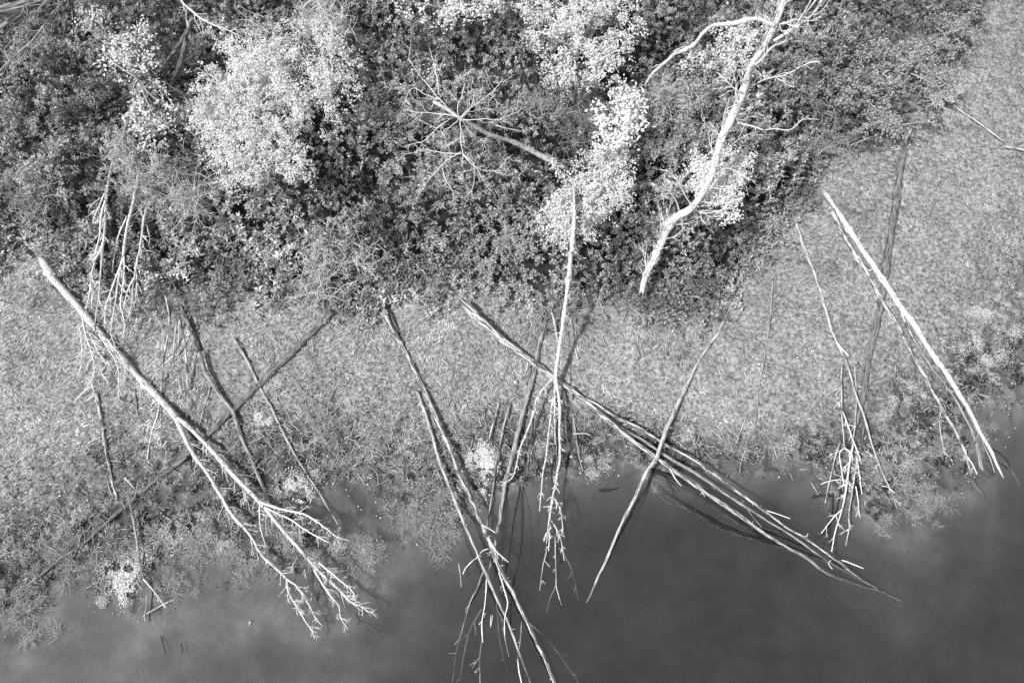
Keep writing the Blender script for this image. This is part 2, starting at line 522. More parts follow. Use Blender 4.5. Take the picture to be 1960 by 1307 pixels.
def build_water():
    m, t = new_mat('murky_pond'); n = N(t)
    g = n('NewGeometry')
    tr = n('BsdfTransparent')
    gl = n('BsdfGlossy'); gl.inputs['Roughness'].default_value = .03; gl.inputs[0].default_value = (1, 1, 1, 1)
    bp = n('Bump'); bp.inputs['Strength'].default_value = .12; bp.inputs['Distance'].default_value = .01
    n.l(n.noise(g.outputs['Position'], 4, 2), bp.inputs['Height']); n.l(bp.outputs[0], gl.inputs['Normal'])
    lw = n('LayerWeight'); lw.inputs['Blend'].default_value = .5
    refl = n.math('ADD', n.math('MULTIPLY', n.math('POWER', lw.outputs['Facing'], 4.0), .6), .145)
    d = n('BsdfDiffuse')
    film = n.ramp(n.noise(g.outputs['Position'], .8, 8, .68), [(.36, .05), (.66, .26)])
    n.l(film, d.inputs[0])
    m1 = n('MixShader'); m1.inputs[0].default_value = .07; n.l(tr.outputs[0], m1.inputs[1]); n.l(d.outputs[0], m1.inputs[2])
    m2 = n('MixShader'); n.l(refl, m2.inputs[0])
    n.l(m1.outputs[0], m2.inputs[1]); n.l(gl.outputs[0], m2.inputs[2])
    v = n('VolumePrincipled'); v.inputs['Density'].default_value = 1.7; v.inputs['Color'].default_value = (.06, .06, .06, 1)
    o = n('OutputMaterial'); n.l(m2.outputs[0], o.inputs['Surface']); n.l(v.outputs[0], o.inputs['Volume'])
    x0, x1, y0, y1, z0, z1 = -290, 290, -290, 110, -3.0, 0.0
    V = [(x0, y0, z0), (x1, y0, z0), (x1, y1, z0), (x0, y1, z0), (x0, y0, z1), (x1, y0, z1), (x1, y1, z1), (x0, y1, z1)]
    F = [(0, 3, 2, 1), (4, 5, 6, 7), (0, 1, 5, 4), (1, 2, 6, 5), (2, 3, 7, 6), (3, 0, 4, 7)]
    tag(link('water', mesh_np('water', V, F, 4, m)), 'still murky pond', kind='structure')
build_water()

def ground_pts(n, x0=-24, x1=24, y0=-9.5, y1=19):
    x = rng.uniform(x0, x1, n); y = rng.uniform(y0, y1, n)
    return x, y

# ------------------------------------------------------------------ thicket (undergrowth): rosettes of small leaves on hidden stems
def thick_height(x, y):
    a = fbm(x, y, 2.4, 201, 2); b = fbm(x, y, .75, 211, 2)
    px, py = project(x, y)
    edge = sstep(0, 130, thicket(px, py))
    low = 1 - .72 * sstep(1500, 1850, px)
    return (0.25 + edge * (1.2 * sstep(.25, .75, a) + 1.1 * sstep(.25, .8, b) - .5 * (1 - sstep(0, .07, np.abs(fbm(x, y, 1.5, 306, 2) - .5))))) * low

def build_thicket():
    x, y = ground_pts(90000, -24, 24, -3, 20)
    px, py = project(x, y)
    th = thicket(px, py) + (fbm(x, y, 1.1, 301, 4) - .5) * (120 + 230 * sstep(1400, 1700, px)) + 55 * (rng.random(len(x)) ** 4)
    gap = fbm(x, y, .55, 302, 2)
    seam = np.abs(fbm(x, y, 1.5, 306, 2) - .5)
    gap = np.where(seam < .018, gap - .35, gap)
    keep = (th > 0) & (gap > .16) & (px > -250) & (px < 2200)
    keep &= rng.random(len(x)) < (1 - .55 * sstep(1560, 1850, px))
    x, y = x[keep], y[keep]
    n = len(x)
    z = ground_h(x, y) + thick_height(x, y) * (1 - .75 * rng.random(n) ** 2.2)
    k = 9
    tilt = norm(np.stack([rng.normal(size=n) * .45, rng.normal(size=n) * .45, np.ones(n)], 1))
    size = rng.uniform(.6, 1.2, n) * (.50 + .95 * fbm(x, y, 1.6, 303, 2)) * (1 + .25 * sstep(350, 60, thicket(*project(x, y))))
    X = np.repeat(x, k); Y = np.repeat(y, k); Z = np.repeat(z, k); SZ = np.repeat(size, k); T = np.repeat(tilt, k, 0)
    a = np.tile(np.arange(k) * 2.4, n) + np.repeat(rng.random(n) * 6.28, k) + rng.normal(size=n * k) * .3
    lift = rng.uniform(-.15, .95, n * k)
    e1 = norm(np.cross(T, np.array([1.0, .2, 0]))); e2 = np.cross(T, e1)
    d = norm(e1 * np.cos(a)[:, None] + e2 * np.sin(a)[:, None] + T * lift[:, None])
    pos = np.stack([X, Y, Z], 1) + T * (rng.random(n * k) * .10 - .05)[:, None] * SZ[:, None] + d * .012
    nr = norm(T + rng.normal(size=(n * k, 3)) * .3)
    v, f = leaves(pos, d, nr, .110 * SZ * rng.uniform(.6, 1.2, n * k), .044 * SZ * rng.uniform(.7, 1.2, n * k))
    me = mesh_np('undergrowth', v, f, 4, LEAF_THICK)
    tag(link('undergrowth', me), 'dense dark leafy undergrowth covering the upper bank', kind='stuff')
    # stems below
    T_ = Tubes()
    sel = rng.choice(n, 5000, replace=False)
    for i in sel:
        p0 = np.array([x[i] + rng.normal() * .2, y[i] + rng.normal() * .2, ground_h(x[i], y[i])])
        p1 = np.array([x[i], y[i], z[i]])
        mid = (p0 + p1) / 2 + rng.normal(size=3) * .1
        T_.add([p0, mid, p1 + (p1 - mid) * .3 + rng.normal(size=3) * .08], [.010, .008, .004], 3, cap=False)
    me = T_.mesh('undergrowth_stems', TWIGG)
    tag(link('undergrowth_stems', me), 'thin tangled stems inside the undergrowth', kind='stuff')
build_thicket()

# ------------------------------------------------------------------ grass on the bank
def build_grass():
    x, y = ground_pts(720000, -24, 24, -9, 19)
    px, py = project(x, y)
    t = wetness(px, py)
    th = thicket(px, py) + (fbm(x, y, 1.1, 301, 4) - .5) * (120 + 230 * sstep(1400, 1700, px))
    right = sstep(1500, 1750, px)
    dens = np.interp(t + (fbm(x, y, .9, 402, 3) - .5) * 1.0, [-.6, .0, .35, .8, 1.1], [1, .72, .13, .12, 0]) * (1 - sstep(-10, 50, th) * (1 - .8 * right))
    dens *= sstep(.30, .56, fbm(x, y, .9, 403, 5)) * .75 + .25
    keep = (rng.random(len(x)) < dens) & (px > -250) & (px < 2200)
    x, y, px, py, t = x[keep], y[keep], px[keep], py[keep], t[keep]
    z = ground_h(x, y)
    k2 = z > -.03
    x, y, px, py, t, z = x[k2], y[k2], px[k2], py[k2], t[k2], z[k2]
    n = len(x)
    base = np.interp(px, [0, 500, 1300, 1960], [.75, .4, 2.7, 3.0])
    a = base + (fbm(x, y, 1.1, 404, 3) - .5) * 4.5 + rng.normal(size=n) * .5
    d = np.stack([np.cos(a), np.sin(a), rng.uniform(.15, .9, n)], 1)
    L = rng.uniform(.06, .16, n) * (1 + .9 * (rng.random(n) < .12)) * (.6 + .9 * fbm(x, y, .8, 405, 3)); Wd = rng.uniform(.010, .022, n)
    v, f = blades(np.stack([x, y, z - .01], 1), d, L, Wd)
    me = mesh_np('grass', v, f, 4, GRASSM)
    tag(link('grass', me), 'short matted marsh grass on the bank', kind='stuff')
build_grass()

def build_herb():
    """low dark leafy plants and debris of the wet margin"""
    x, y = ground_pts(300000, -24, 24, -9, 12)
    px, py = project(x, y); t = wetness(px, py)
    f1 = fbm(x, y, .45, 501, 3)
    dens = np.interp(t, [-.25, .15, .8, 1.02, 1.15], [0, .9, .9, .4, 0]) * sstep(.38, .60, f1)
    keep = rng.random(len(x)) < dens
    x, y = x[keep], y[keep]; n = len(x)
    z = ground_h(x, y); q = z > -.05; x, y, z = x[q], y[q], z[q]; n = len(x)
    d = rots(n) + np.array([0, 0, 1]) * rng.uniform(0, .7, n)[:, None]
    v, f = leaves(np.stack([x, y, z + rng.random(n) * .06], 1), d, norm(np.array([0, 0, 1.0]) + rng.normal(size=(n, 3)) * .3),
                  rng.uniform(.05, .12, n), rng.uniform(.02, .045, n))
    tag(link('marsh_herbs', mesh_np('marsh_herbs', v, f, 4, HERB)), 'low dark herbs in the muddy margin', kind='stuff')
build_herb()

def build_straw():
    pts = []
    zones = [(300, 930, 160, 60, 120), (120, 1040, 100, 60, 200), (450, 860, 90, 60, 60), (1620, 900, 80, 50, 150), (1830, 780, 60, 60, 150), (950, 800, 60, 40, 120), (600, 680, 120, 50, 250), (1000, 640, 120, 40, 120),(700, 860, 150, 60, 900), (620, 790, 90, 50, 260), (850, 830, 70, 60, 260), (770, 900, 130, 25, 200), (1180, 830, 70, 40, 150),
             (1380, 850, 60, 40, 160), (1290, 830, 60, 40, 150), (520, 660, 80, 40, 120), (500, 850, 60, 50, 140), (1460, 860, 60, 30, 100),
             (750, 700, 200, 60, 200), (1150, 650, 150, 60, 120), (180, 1000, 130, 60, 160), (330, 640, 50, 50, 60), (1500, 620, 200, 150, 160), (300, 850, 120, 60, 120), (1690, 860, 60, 50, 160)]
    T = Tubes()
    for (a, b, sx, sy, n) in zones:
        for _ in range(n):
            q = P(a + rng.normal() * sx * .6, b + rng.normal() * sy * .6, 0)
            z = float(ground_h(q[0], q[1]))
            if z < -.08 or rng.random() < .35: continue
            an = float(fbm(q[0], q[1], .9, 77, 2)) * 12 + rng.normal() * .7; L = .06 + rng.gamma(2.0, .07); rr = rng.uniform(.35, 1.0)
            d = np.array([math.cos(an), math.sin(an), rng.uniform(-.05, .45)])
            p0 = np.array([q[0], q[1], max(z, 0) + .03])
            m = p0 + d * L * .5 + rng.normal(size=3) * .02
            T.add([p0, m, m + norm(d + rng.normal(size=3) * .14) * L * .5], [.014 * rr, .013 * rr, .006 * rr], 3, cap=False)
    me = T.mesh('reed_litter', STRAW)
    tag(link('reed_litter', me), 'pale broken reed stalks strewn over the wet margin', kind='stuff')
build_straw()

def build_moss(name, blobs, mat, label, dens=1.0, zoff=.05, L=.032):
    xs = []; 
    for (a, b, r) in blobs:
        c = P(a, b, 0); R = r * depth_of(c) / FPX
        n = int(R * R * 8000 * dens)
        q = rng.normal(size=(n, 2)) * R * .58
        x = c[0] + q[:, 0] ; y = c[1] + q[:, 1]
        k = fbm(x, y, .3, 601, 3) > .43
        xs.append(np.stack([x[k], y[k]], 1))
    xy = np.concatenate(xs); n = len(xy)
    z = np.maximum(ground_h(xy[:, 0], xy[:, 1]), 0) + zoff * rng.random(n)
    d = rots(n) + np.array([0, 0, .5])
    v, f = leaves(np.stack([xy[:, 0], xy[:, 1], z], 1), d, norm(np.array([0, 0, 1.0]) + rng.normal(size=(n, 3)) * .3), rng.uniform(L * .6, L * 1.4, n), rng.uniform(L * .4, L * .8, n))
    tag(link(name, mesh_np(name, v, f, 4, mat)), label, kind='stuff')
build_moss('moss', [(243, 1098, 22), (228, 1112, 18), (262, 1090, 14), (250, 1130, 12), (235, 1140, 16), (568, 928, 20), (580, 948, 18), (555, 940, 14), (500, 800, 13), (515, 812, 9), (930, 872, 18),
                    (940, 895, 14), (932, 920, 9), (922, 942, 8), (908, 862, 20), (890, 880, 14), (925, 890, 20), (1090, 878, 7), (1055, 885, 7)], MOSS,
           'bright white moss growing in patches at the water edge', 1.6)
build_moss('grey_moss', [(1850, 640, 22), (1872, 600, 20), (1890, 570, 16), (1902, 615, 20), (1830, 672, 16), (1862, 660, 14), (1920, 580, 14), (1740, 742, 12), (1732, 768, 12),
                         (1762, 760, 9), (1702, 770, 12), (1722, 730, 10), (1510, 842, 12), (1560, 838, 12), (1500, 860, 12), (1545, 800, 10), (1935, 640, 18), (1915, 680, 16), (1880, 690, 14), (1900, 730, 12), (1850, 600, 16), (1940, 560, 16), (1810, 880, 10), (1000, 870, 16), (1040, 850, 14), (1135, 905, 14),
                         (1160, 890, 12), (880, 900, 26), (1310, 845, 14), (640, 1010, 10), (540, 950, 22), (600, 900, 16), (210, 1090, 20), (270, 1060, 26), (330, 1030, 30), (390, 1020, 30), (200, 1150, 18),
                         (100, 1010, 24), (60, 1040, 20), (20, 1050, 20), (150, 980, 22), (430, 1040, 22), (480, 1062, 18), (385, 1000, 20), (600, 1072, 14), (690, 1060, 18), (645, 1045, 16), (560, 1030, 20), (450, 985, 22), (1640, 880, 22), (1720, 880, 24), (700, 870, 14)], MOSSG,
           'grey moss cushions mottling the marsh', 1.1)

# white fallen petals / leaves
def build_specks():
    n = 600
    px = rng.uniform(0, 1960, n); py = np.where(rng.random(n) < .8, rng.uniform(560, 960, n), rng.uniform(900, 1150, n))
    q = np.array([P(a, b, 0) for a, b in zip(px, py)])
    z = np.maximum(ground_h(q[:, 0], q[:, 1]), .004) + .03
    ok = (wetness(px, py) < 1.06)
    q, z = q[ok], z[ok]; n = len(q)
    v, f = leaves(np.stack([q[:, 0], q[:, 1], z], 1), rots(n) + np.array([0, 0, .1]), np.tile([0, 0, 1.0], (n, 1)), rng.uniform(.03, .075, n), rng.uniform(.025, .06, n))
    tag(link('fallen_leaves', mesh_np('fallen_leaves', v, f, 4, LEAF_WHITE)), 'small white fallen leaves scattered over the bank', kind='stuff')
build_specks()

# ------------------------------------------------------------------ sedge tufts in the shallow water
def sedge_mesh(i):
    n = 70
    pos = rng.normal(size=(n, 3)) * np.array([.10, .10, 0]); 
    a = rng.normal() * 1 + rng.normal(size=n) * 1.5
    d = np.stack([np.cos(a), np.sin(a), rng.uniform(.1, 1.0, n)], 1)
    v, f = blades(pos, d, rng.uniform(.12, .36, n), rng.uniform(.009, .02, n), .8)
    return mesh_np('sedge_tuft', v, f, 4, SEDGE)
SED = [sedge_mesh(i) for i in range(7)]
def sedge():
    blobs = [(820, 990, 55, 17), (865, 955, 40, 10), (785, 985, 30, 7), (700, 1050, 30, 10), (683, 1078, 22, 6), (620, 1070, 30, 7), (1735, 925, 50, 15),
             (1765, 965, 35, 12), (1700, 1000, 28, 6), (1800, 860, 40, 8), (1680, 890, 40, 8), (855, 1020, 40, 7), (55, 1170, 40, 14), (60, 1215, 22, 6),
             (108, 1205, 12, 2), (30, 1120, 40, 9), (330, 1110, 30, 6), (350, 1030, 50, 10), (1250, 935, 8, 1), (840, 910, 40, 8), (380, 1060, 25, 6), (1880, 830, 25, 6), (1500, 870, 40, 7),
             (540, 960, 40, 6), (150, 1080, 50, 10), (90, 1060, 50, 10), (1400, 870, 60, 8), (740, 890, 90, 12), (440, 1040, 70, 16), (560, 1040, 50, 12), (470, 1075, 50, 8), (330, 1125, 40, 6), (230, 1050, 60, 8)]
    for (a, b, r, n) in blobs:
        for _ in range(n):
            p = P(a + rng.normal() * r * .55, b + rng.normal() * r * .45, 0)
            z = max(float(ground_h(p[0], p[1])), -.02)
            o = link('sedge_tuft', SED[int(rng.integers(7))], None, (p[0], p[1], z))
            o.rotation_euler = (0, 0, rng.random() * 6.28); s = rng.uniform(.45, 1.0); o.scale = (s, s, s)
            tag(o, 'pale sedge tuft standing in the shallows along the shore', 'sedge', 'sedge tufts in the shallows')
sedge()

# ------------------------------------------------------------------ dead wood
def add_twigs(sets, limb, m, o, parent):
    if sum(k['n'] for k in sets) <= 9:
        for k in sets:
            for _ in range(k['n']):
                T = Tubes(); twig_set(T, limb, **dict(k, n=1)); link('twig', T.mesh('twig', m, o), parent)
        return
    T = Tubes()
    for k in sets: twig_set(T, limb, **k)
    link('twigs', T.mesh('twigs', m, o), parent)

def dead(name, label, cat, trunk, mat, limbs=(), twigs=(), group=None, sides=10, splinter=.18, twigmat=None, rough=.16):
    """trunk: a path; limbs: (path, mat or None, [twig kwargs], part name)"""
    o = np.array([trunk[0, 0], trunk[0, 1], trunk[0, 2] - trunk[0, 3]])
    T = Tubes(); T.add(trunk[:, :3], trunk[:, 3], sides, rough, splinter=splinter)
    if sides >= 8 and len(trunk) > 20:
        for _ in range(len(trunk) // 7):
            i = int(rng.integers(2, len(trunk) - 2)); tg = norm(trunk[i + 1, :3] - trunk[i, :3]); R = trunk[i, 3]
            d = norm(rng.normal(size=3) + tg * .8 + np.array([0, 0, .3])); L = R * rng.uniform(1.4, 3.2); q = trunk[i, :3]
            T.add([q, q + d * (R * .8), q + d * (R * .6 + L * .6), q + d * (R * .6 + L) + rng.normal(size=3) * .02], [R * .3, R * .26, R * .2, R * .12], 5, .1)
    if not len(limbs) and not len(twigs):
        ob = link(name, T.mesh(name, mat, o), None, o)
        return tag(ob, label, cat, group)
    root = empty(name, o); tag(root, label, cat, group)
    tr = link('trunk', T.mesh('trunk', mat, o), root)
    tm = twigmat or TWIG
    if twigs:
        add_twigs(twigs, trunk, tm, o, tr)
    for lb in limbs:
        pth, m, tw = lb[0], lb[1] or mat, lb[2]
        T = Tubes(); T.add(pth[:, :3], pth[:, 3], 7, .08, splinter=.03)
        l_ = link('limb', T.mesh('limb', m, o), root)
        if tw:
            add_twigs(tw, pth, tm, o, l_)
    return root

# A: the long white birch lying across the left bank
tk = path([(84, 500, 21), (103, 533, 22), (120, 552, 21), (151, 588, 21), (193, 640, 20), (227, 678, 19), (262, 719, 18), (293, 750, 18), (320, 778, 18), (337, 798, 17)], zs=[.9, .5, .3, .4])
L1 = path([(334, 794, 12), (344, 819, 12), (361, 853, 11), (377, 880, 10), (399, 909, 10), (420, 943, 9), (444, 984, 9), (475, 1019, 8), (501, 1060, 8), (525, 1084, 7), (549, 1108, 6)], zs=[.4, .4, .45])
L1a = path([(549, 1108), (552, 1132), (566, 1160), (583, 1188), (597, 1208), (602, 1221)], .8, .3, 5, 2.4)
L1b = path([(549, 1108), (570, 1122), (583, 1143), (594, 1160), (604, 1181), (618, 1198)], .8, .25, 5, 2.4)
L2 = path([(337, 798, 14), (355, 812, 13), (386, 843, 12), (413, 871, 12), (424, 885, 12), (458, 922, 12), (496, 959, 12), (525, 995, 11), (545, 1019, 10), (573, 1050, 9), (601, 1084, 8),
           (625, 1108, 7), (652, 1132, 6), (673, 1153, 5), (693, 1160, 4), (706, 1172, 3)], zs=[.4, .5, .65, .55])
L2a = path([(500, 962), (542, 976), (580, 984), (607, 998), (628, 1012), (645, 1026), (668, 1034)], .75, .7, 7, 2.5)
L2b = path([(510, 972), (530, 982), (559, 995), (587, 1015), (607, 1026), (629, 1038)], .75, .5, 6, 2.4)
L2c = path([(601, 1090), (618, 1119), (632, 1139), (649, 1160), (652, 1181), (666, 1203)], 1.0, .3, 5, 2.3)
L2d = path([(611, 1077), (642, 1104), (669, 1126), (683, 1143)], 1.0, .7, 5, 2.3)
L2e = path([(497, 965), (496, 990), (499, 1010), (508, 1043)], .75, .4, 5, 2.3)
L2f = path([(560, 1050), (578, 1080), (590, 1110), (600, 1150)], 1.1, .1, 4.5, 3)
tw = dict(L0=.8, w=1.6, droop=.9, sub=2, ang=(18, 55))
dead('fallen_birch', 'longest white birch, fallen across the left bank, forking into two crowns over water', 'fallen tree', tk, BIRCH,
     [(L1, None, [dict(n=46, t0=.1, **tw)]), (L1a, TWIG, [dict(n=16, L0=.45, w=1.30)]), (L1b, TWIG, [dict(n=16, L0=.45, w=1.30)]),
      (L2, None, [dict(n=74, t0=.15, **tw)]), (L2a, TWIG, [dict(n=20, L0=.5, w=1.30)]), (L2b, TWIG, [dict(n=18, L0=.45, w=1.30)]), (L2c, TWIG, [dict(n=16, L0=.45, w=1.30)]),
      (L2d, TWIG, [dict(n=18, L0=.45, w=1.30)]), (L2e, TWIG, [dict(n=5, L0=.4, w=1.58)]), (L2f, DARKW, [dict(n=6, L0=.4, w=1.44)])],
     [dict(n=6, L0=.9, t0=.05, t1=.3, w=1.58, droop=.8, side=np.array([-.7, -.7, 0])), dict(n=14, L0=.7, t0=.7, t1=1, w=1.58, droop=.8)], sides=14, rough=.05)

# B: three dead stems hanging out of the thicket on the left
b = path([(236, 262), (222, 295), (212, 325), (203, 379), (198, 450), (195, 482), (193, 516), (189, 568), (182, 616)], zs=[.7, 1.3, 2.0, 2.2, 2.0, 1.4, .9], w0=9, w1=3)
bl = [(path([(197, 462), (191, 480), (179, 509), (172, 557), (166, 588)], 2.0, .9, 4.5, 2.2), TWIG, [dict(n=15, L0=0.54, ang=(15, 45), w=2)]),
      (path([(202, 385), (194, 410), (192, 450), (184, 480), (178, 520), (176, 590)], 2.4, .9, 5, 2.2), TWIG, [dict(n=17, L0=0.54, ang=(15, 45), w=2)]),
      (path([(200, 370), (188, 400), (172, 440), (164, 474)], 2.4, 1.4, 4, 2), TWIG, [dict(n=20, L0=0.63, ang=(15, 45), w=2)]),
      (path([(188, 425), (170, 430), (150, 452)], 2.0, 1.5, 3, 1.6), TWIG, [dict(n=5, L0=0.36, ang=(15, 45), w=1.8)])]
dead('dead_birch', 'leftmost of three thin white stems hanging from the thicket above the long birch', 'dead tree', b, BIRCH, bl, [dict(n=23, L0=0.63, ang=(15, 45), t0=.3, w=2)], sides=7)
b = path([(285, 262), (274, 300), (264, 345), (255, 386), (246, 420), (242, 445), (236, 490)], zs=[.7, 1.4, 2.1, 2.2, 1.8], w0=10, w1=8)
bl = [(path([(236, 488), (220, 537), (203, 585), (200, 626)], 1.8, .9, 6, 2.5), TWIG, [dict(n=15, L0=0.54, ang=(15, 45), w=2)]),
      (path([(236, 490), (227, 533), (219, 595), (213, 637), (220, 661)], 1.8, .9, 6.5, 2.5), BIRCH, [dict(n=20, L0=0.54, ang=(15, 45), w=2.2)]),
      (path([(237, 490), (237, 533), (231, 585), (238, 616), (236, 647)], 1.8, .9, 5, 2.2), TWIG, [dict(n=17, L0=0.54, ang=(15, 45), w=2)]),
      (path([(242, 415), (226, 450), (218, 490), (215, 520)], 2.2, 1.5, 4, 2), TWIG, [dict(n=6, L0=0.36, ang=(15, 45), w=2)])]
dead('dead_birch', 'thickest of the three thin white stems hanging from the left thicket, splitting in three', 'dead tree', b, BIRCH, bl, [], sides=8)
b = path([(298, 300), (288, 335), (283, 375), (275, 425), (269, 471), (262, 506), (255, 550), (250, 592), (243, 612)], zs=[.7, 1.3, 2.0, 2.1, 1.8, 1.3, 1.0], w0=8, w1=3)
bl = [(path([(260, 512), (262, 540), (258, 575), (247, 600)], 1.6, 1.0, 3.6, 2), TWIG, [dict(n=8, L0=0.45, ang=(15, 45), w=2)]),
      (path([(258, 530), (243, 560), (235, 600), (232, 615)], 1.6, 1.0, 3.6, 2), TWIG, [dict(n=10, L0=0.45, ang=(15, 45), w=2)])]
dead('dead_birch', 'rightmost of the three thin white stems hanging out of the left thicket', 'dead tree', b, BIRCH, bl, [dict(n=17, L0=0.54, ang=(15, 45), t0=.4, w=2)], sides=7)
# crown lying under the long birch
b = path([(158, 610), (164, 640), (172, 662), (179, 690), (180, 715), (176, 738)], .9, .5, 5, 2.6)
bl = [(path([(176, 736), (160, 750), (143, 768)], .55, .4, 2.8, 2), None, []), (path([(176, 738), (180, 755), (167, 766)], .55, .4, 2.6, 2), None, []),
      (path([(172, 640), (190, 680), (203, 700), (193, 712), (211, 735)], .8, .5, 4, 2.2), None, [dict(n=16, L0=.6, w=1.6)]),
      (path([(190, 640), (215, 680), (226, 705), (227, 740), (227, 772)], .8, .4, 4, 2.2), None, [dict(n=16, L0=.6, w=1.6)]),
      (path([(150, 620), (156, 650), (157, 690), (150, 720)], .8, .5, 3.4, 2), None, [dict(n=8, L0=.55, w=1.44)]),
      (path([(205, 650), (235, 690), (240, 725)], .8, .5, 3.4, 2), None, [dict(n=6, L0=.5, w=1.44)])]
dead('bare_treetop', 'tangled crown of pale branches lying in the grass under the long white birch', 'branches', b, TWIG, bl, [dict(n=30, L0=.7, w=1.6)], sides=5)

# C: narrow snapped stems standing on the grass edge
for pts, m, lab, w0, w1 in [
    ([(319, 572), (324, 602), (320, 643), (313, 688), (309, 750)], PEEL, 'leftmost of the narrow snapped stems below the thicket left of centre', 8, 5.5),
    ([(344, 612), (351, 654), (356, 699), (360, 741)], PEEL, 'rightmost of the narrow snapped stems below the thicket left of centre', 8, 5.5),
    ([(337, 620), (334, 655), (332, 690)], GREYP, 'short grey stem between the narrow snapped stems left of centre', 6, 4),
    ([(343, 615), (341, 671), (343, 726), (352, 765)], GREYP, 'thin grey stem ending lowest among the narrow snapped stems left of centre', 4, 2.5),
    ([(324, 570), (326, 620), (322, 655)], GREYP, 'short pale stem leaning on the leftmost narrow snapped stem', 4, 3)]:
    dead('snapped_sapling', lab, 'dead stem', path(pts, .9, .35, w0, w1), m, sides=6, group='narrow snapped stems below the thicket')
dead('rotten_log', 'stubby dark rotten log at the thicket edge above the grey kinked log', 'log', path([(348, 592), (362, 622), (373, 642), (381, 668)], .5, .3, 13, 10), DARKW)
dead('kinked_log', 'grey kinked log beside the long white birch, running from the grass into the mud', 'log',
     path([(382, 678), (396, 716), (420, 754), (432, 770), (444, 785), (461, 829), (482, 878), (501, 926), (516, 965)], .5, .08, 11, 9), GREYW, sides=12)
dead('thin_log', 'thin grey log right of the kinked log, fading into the shallow mud', 'log',
     path([(449, 652), (472, 688), (499, 743), (521, 781), (542, 826), (569, 874), (594, 915), (618, 953), (645, 1000)], .4, .0, 8, 3.5), GREYP, sides=8)
dead('mossy_log', 'thick dark mossy log slanting down left from the twiggy shrub', 'log',
     path([(657, 575), (625, 609), (597, 637), (563, 671), (530, 702), (498, 735)], .2, .2, 22, 18, sink=.35), DARKW, sides=12)
dead('sunken_or_mirrored_log', 'dark half buried log continuing the line of the mossy log under the long birch', 'log',
     path([(492, 742), (455, 778), (420, 812), (385, 848), (358, 871)], .1, .1, 16, 14, sink=.25), DARKW, sides=10)
dead('sunken_or_mirrored_log', 'thin half sunken log slanting through the lower left marsh', 'log',
     path([(350, 880), (310, 909), (262, 950), (220, 988), (165, 1036), (117, 1070), (69, 1108), (28, 1136)], .1, .02, 12, 7, sink=.25), DARKW, sides=10)

# G: pair crossing into the dark water at the centre
g1 = path([(734, 590), (752, 633), (773, 671), (790, 705), (807, 740), (824, 781), (845, 829), (866, 878), (876, 909), (897, 950), (921, 1005), (938, 1046), (955, 1091), (979, 1132), (988, 1153), (1003, 1184),
           (1022, 1222), (1043, 1267), (1062, 1312), (1076, 1345)], zs=[.5, .4, .35, .4, .5, .35, .15, .2, .05], w0=11, w1=8)
wt = TWIG
gl = [(path([(924, 1005), (938, 1012), (948, 1019)], .5, .5, 4, 3), wt, []),
      (path([(935, 1029), (948, 1052), (958, 1062), (973, 1075)], .45, .5, 6, 2.5), wt, [dict(n=5, L0=.3, w=1.44)]),
      (path([(955, 1095), (962, 1119), (971, 1153), (965, 1184), (966, 1215)], .3, .12, 4, 2.8), wt, [dict(n=6, L0=.2, w=1.30)]),
      (path([(935, 1050), (924, 1054), (910, 1070)], .4, .3, 3, 2), wt, []),
      (path([(1003, 1184), (1039, 1215), (1074, 1257), (1112, 1312)], -.12, -.45, 5, 3), GREYW, [dict(n=3, L0=.6, w=1.44, t0=.5)]),
      (path([(998, 1190), (995, 1230), (991, 1263)], -.03, -.05, 3, 3), GREYP, []),
      (path([(991, 1262), (994, 1285), (999, 1310)], .03, .12, 3.6, 3), wt, []),
      (path([(1043, 1260), (1050, 1272), (1052, 1280)], .2, .15, 4, 3), wt, [])]
dead('fallen_birch', 'slender peeling birch running from below the twiggy shrub to the bottom edge', 'fallen tree', g1, PEEL, gl, [dict(n=16, L0=.25, t0=.5, t1=.95, w=1.44)], sides=10)
g2 = path([(800, 752), (817, 802), (828, 840), (838, 878), (855, 922), (876, 974), (897, 1022), (917, 1067), (931, 1101), (948, 1139), (966, 1177), (982, 1215), (1015, 1305)], zs=[.3, .3, .4, .45, .3, .05, -.25], w0=9, w1=6)
gl = [(path([(931, 1110), (928, 1153), (923, 1188), (924, 1229)], .2, .08, 4, 3), wt, [dict(n=6, L0=.3, w=1.44)]),
      (path([(925, 1094), (912, 1129), (900, 1150), (886, 1198), (872, 1250), (866, 1304)], .2, -.28, 4, 3), GREYW, [dict(n=5, L0=.4, w=1.44)]),
      (path([(922, 1165), (900, 1205), (888, 1255), (881, 1307)], -.15, -.4, 7, 3), GREYW, [dict(n=3, L0=.5, w=1.44)]),
      (path([(908, 1070), (892, 1086), (886, 1098)], .3, .15, 3, 2.4), wt, []),
      (path([(922, 1225), (918, 1265), (919, 1308)], -.15, .03, 3.4, 3), GREYW, [dict(n=2, L0=.4, w=1.44)]),
      (path([(951, 1150), (953, 1200), (958, 1235), (971, 1285)], -.12, -.35, 4, 2.4), GREYW, [dict(n=2, L0=.4, w=1.44)]),
      (path([(963, 1200), (968, 1225), (974, 1256)], -.02, .04, 2.8, 2.4), GREYP, []),
      (path([(940, 1178), (939, 1200), (943, 1177)], .05, .1, 3, 2), wt, [])]
dead('fallen_birch', 'grey slender birch lying just left of the peeling one and sinking into the dark water', 'fallen tree', g2, GREYP, gl, [dict(n=8, L0=.25, t0=.4, t1=.9, w=1.44)], sides=9)
dead('rotten_log', 'short black rotten butt of wood at the foot of the twiggy shrub', 'log', path([(722, 560), (733, 580), (745, 600), (762, 634)], .35, .28, 11, 7), DARKW)

